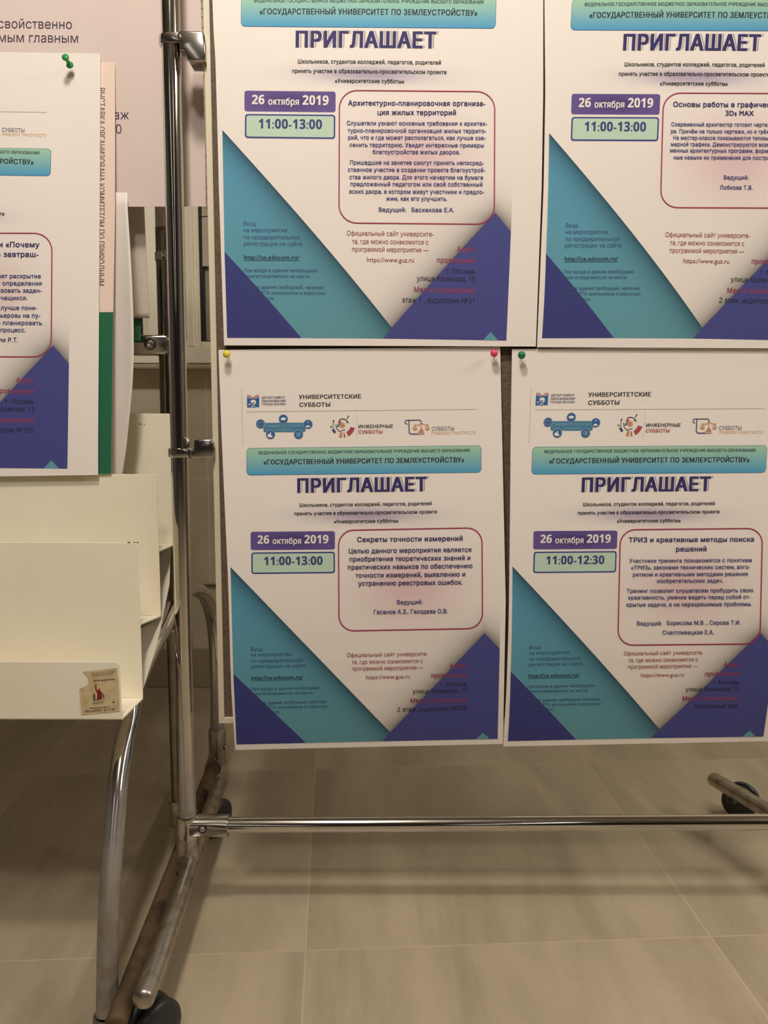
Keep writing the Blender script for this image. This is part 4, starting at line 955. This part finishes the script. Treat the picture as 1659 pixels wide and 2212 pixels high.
# -- numbered sheet on the window
NS = Print((0, FY + .012, 1.0), N0); NP = mat('cream_chart_paper', rgb(214, 205, 184), .7, spec=.2); CHK = ink('grey_number_ink', rgb(122, 112, 104))
NS.sheet([(428, -70), (437.5, 575)], [(520, -70), (520, 575)], NP)
for s, x, y in (('6', 434.5, 0), ('8', 434.5, 17), ('8', 435, 36), ('9', 436, 58), ('6', 438.5, 83), ('7', 438, 108), ('14', 438.3, 145), ('1', 438.5, 163), ('14', 440.5, 208), ('13', 440.7, 232), ('14', 441, 254), ('13', 441.4, 276), ('12', 442, 294), ('12', 442.2, 313), ('14', 442.6, 335), ('13', 443.2, 357), ('10', 443.7, 382), ('13', 444.2, 401), ('14', 444.8, 423)):
    NS.vtext(s, x - 1.2, y, y + (5.5 if len(s) == 2 else 3.5), 5.6, CHK, .02)
NS.text('17', 439.5, 444.5, 453.5, 5, CHK, .0, slope=-.1, local=False); NS.text('№', 445, 449, 451.5, 4, CHK, .02, slope=0, local=False)
NS.line([(431.5, 468.4), (450.5, 467.2)], 2.0, K, 2, False)
tag(NS.build('number_chart'), 'narrow visible strip of chart paper with a column of numbers, between pole and right board', 'chart')
# ---- worn sticker on the front pocket
S = Print((0, tY[3] - .0006, .4), N0); STK = mat('yellowed_sticker', rgb(214, 194, 152), .55, noise=(rgb(190, 170, 128), 90, .45, .7)); MAR = ink('maroon_print', rgb(128, 36, 44)); GRP = ink('grey_print', rgb(96, 92, 82)); SK = ink('sticker_black', rgb(44, 38, 34)); SG = ink('sticker_grey', rgb(120, 108, 92))
c2 = lambda x, y: (160 + x / 10.37, 1420 + y / 10.37)
S.add([c2(*p) for p in ((190, 322), (960, 240), (1005, 620), (1020, 1205), (165, 1290), (140, 1000), (118, 740), (150, 690), (250, 650), (315, 600), (320, 500), (295, 430), (240, 375))], [tuple(range(13))], STK, 0)
def st(t, xa, xb, yb, cap, m, bold=0.0, sl=-.08):
    (x0, y0), (x1, _) = c2(xa, yb), c2(xb, yb); S.text(t, x0, x1, y0, cap / 10.37, m, bold, slope=sl, local=False)
st('НИЕ ДАННОГО СТЕНДА', 375, 915, 355, 36, SG, 0); st('РЕКЛАМНЫЙ ЦЕНТР', 410, 835, 405, 34, SG, 0); st('инициатива', 440, 905, 520, 36, SK, B1)
st('www.pomenda.ru', 350, 790, 1135, 36, SK, B1); st('(495) 624-9091, 621-2149', 240, 910, 1205, 42, SK, B1); st('инициатива', 415, 665, 1020, 30, SK, B1, -.22)
S.poly([c2(*p) for p in ((505, 955), (520, 850), (515, 800), (480, 730), (468, 660), (480, 598), (500, 590), (508, 605), (500, 640), (505, 700), (535, 750), (548, 745), (545, 710), (560, 698), (580, 705), (582, 745), (612, 765), (630, 810), (628, 925))], MAR, 1, False)
S.poly([c2(*p) for p in ((425, 960), (424, 840), (440, 810), (460, 806), (478, 840), (484, 965))], GRP, 1, False); S.poly([c2(*p) for p in ((642, 915), (640, 800), (660, 805), (682, 860), (682, 900))], GRP, 1, False)
S.line([c2(430, 985), c2(695, 925)], .9, GRP, 1, False); S.line([c2(455, 1065), c2(700, 1010)], .4, GRP, 1, False); S.disc(*c2(883, 1000), 1.9, SK, 1, False); S.disc(*c2(740, 826), .9, SK, 1, False, 8); S.disc(*c2(905, 760), .7, SK, 1, False, 8); S.disc(*c2(630, 605), .8, SK, 1, False, 8)
so = S.build('sticker', pockets[3]); so['label'] = 'yellowed torn sticker with a red figure'

# ================================================================== pins
def pin(px, py, Y, color, label, style='ball', r=.0052):
    tip = aty(px, py, Y); m = mat(color[0], color[1], .3, spec=.5)
    bm = bmesh.new(); d = Vector((0, -1, .10)).normalized() if style == 'ball' else Vector((-.10, -1, .42)).normalized()
    if style == 'ball':
        prof = [(0, .006)] + [(r * math.sin(a), .006 + r - r * math.cos(a)) for a in [math.pi * k / 12 for k in range(1, 12)]] + [(0, .006 + 2 * r)]
    else:
        prof = [(0, .003), (.0046, .003), (.0050, .0045), (.0044, .0062), (.0026, .0075), (.0023, .013), (.0032, .0150), (.0046, .0165), (.0049, .018), (.0042, .0195), (0, .0200)]
    lathe(bm, prof, tip, d, 24)
    root = empty('push_pin', tip); tag(root, label, 'push pin', 'push pins in the posters')
    obj('pin_head', bm, root, (m,), True)
    bm = bmesh.new(); tube(bm, [tip + d * .0001, tip + d * .008], .0006, 8); obj('needle', bm, root, (CHROME,), True)
YELLOW = ('yellow_plastic', rgb(226, 214, 62)); PINK = ('pink_plastic', rgb(226, 74, 112)); GREEN = ('green_plastic', rgb(20, 120, 74)); GREEN2 = ('bright_green_plastic', rgb(40, 150, 70))
pin(493, 768, 1.1440, YELLOW, 'yellow ball pin at the top left corner of the lower middle poster')
pin(1065, 766, 1.1440, PINK, 'pink ball pin at the top right corner of the lower middle poster')
pin(1124, 770, 1.1436, GREEN, 'dark green ball pin at the top of the lower right poster')
pin(154, 146, 1.2015, GREEN2, 'bright green push pin at the top corner of the left poster', 'push')
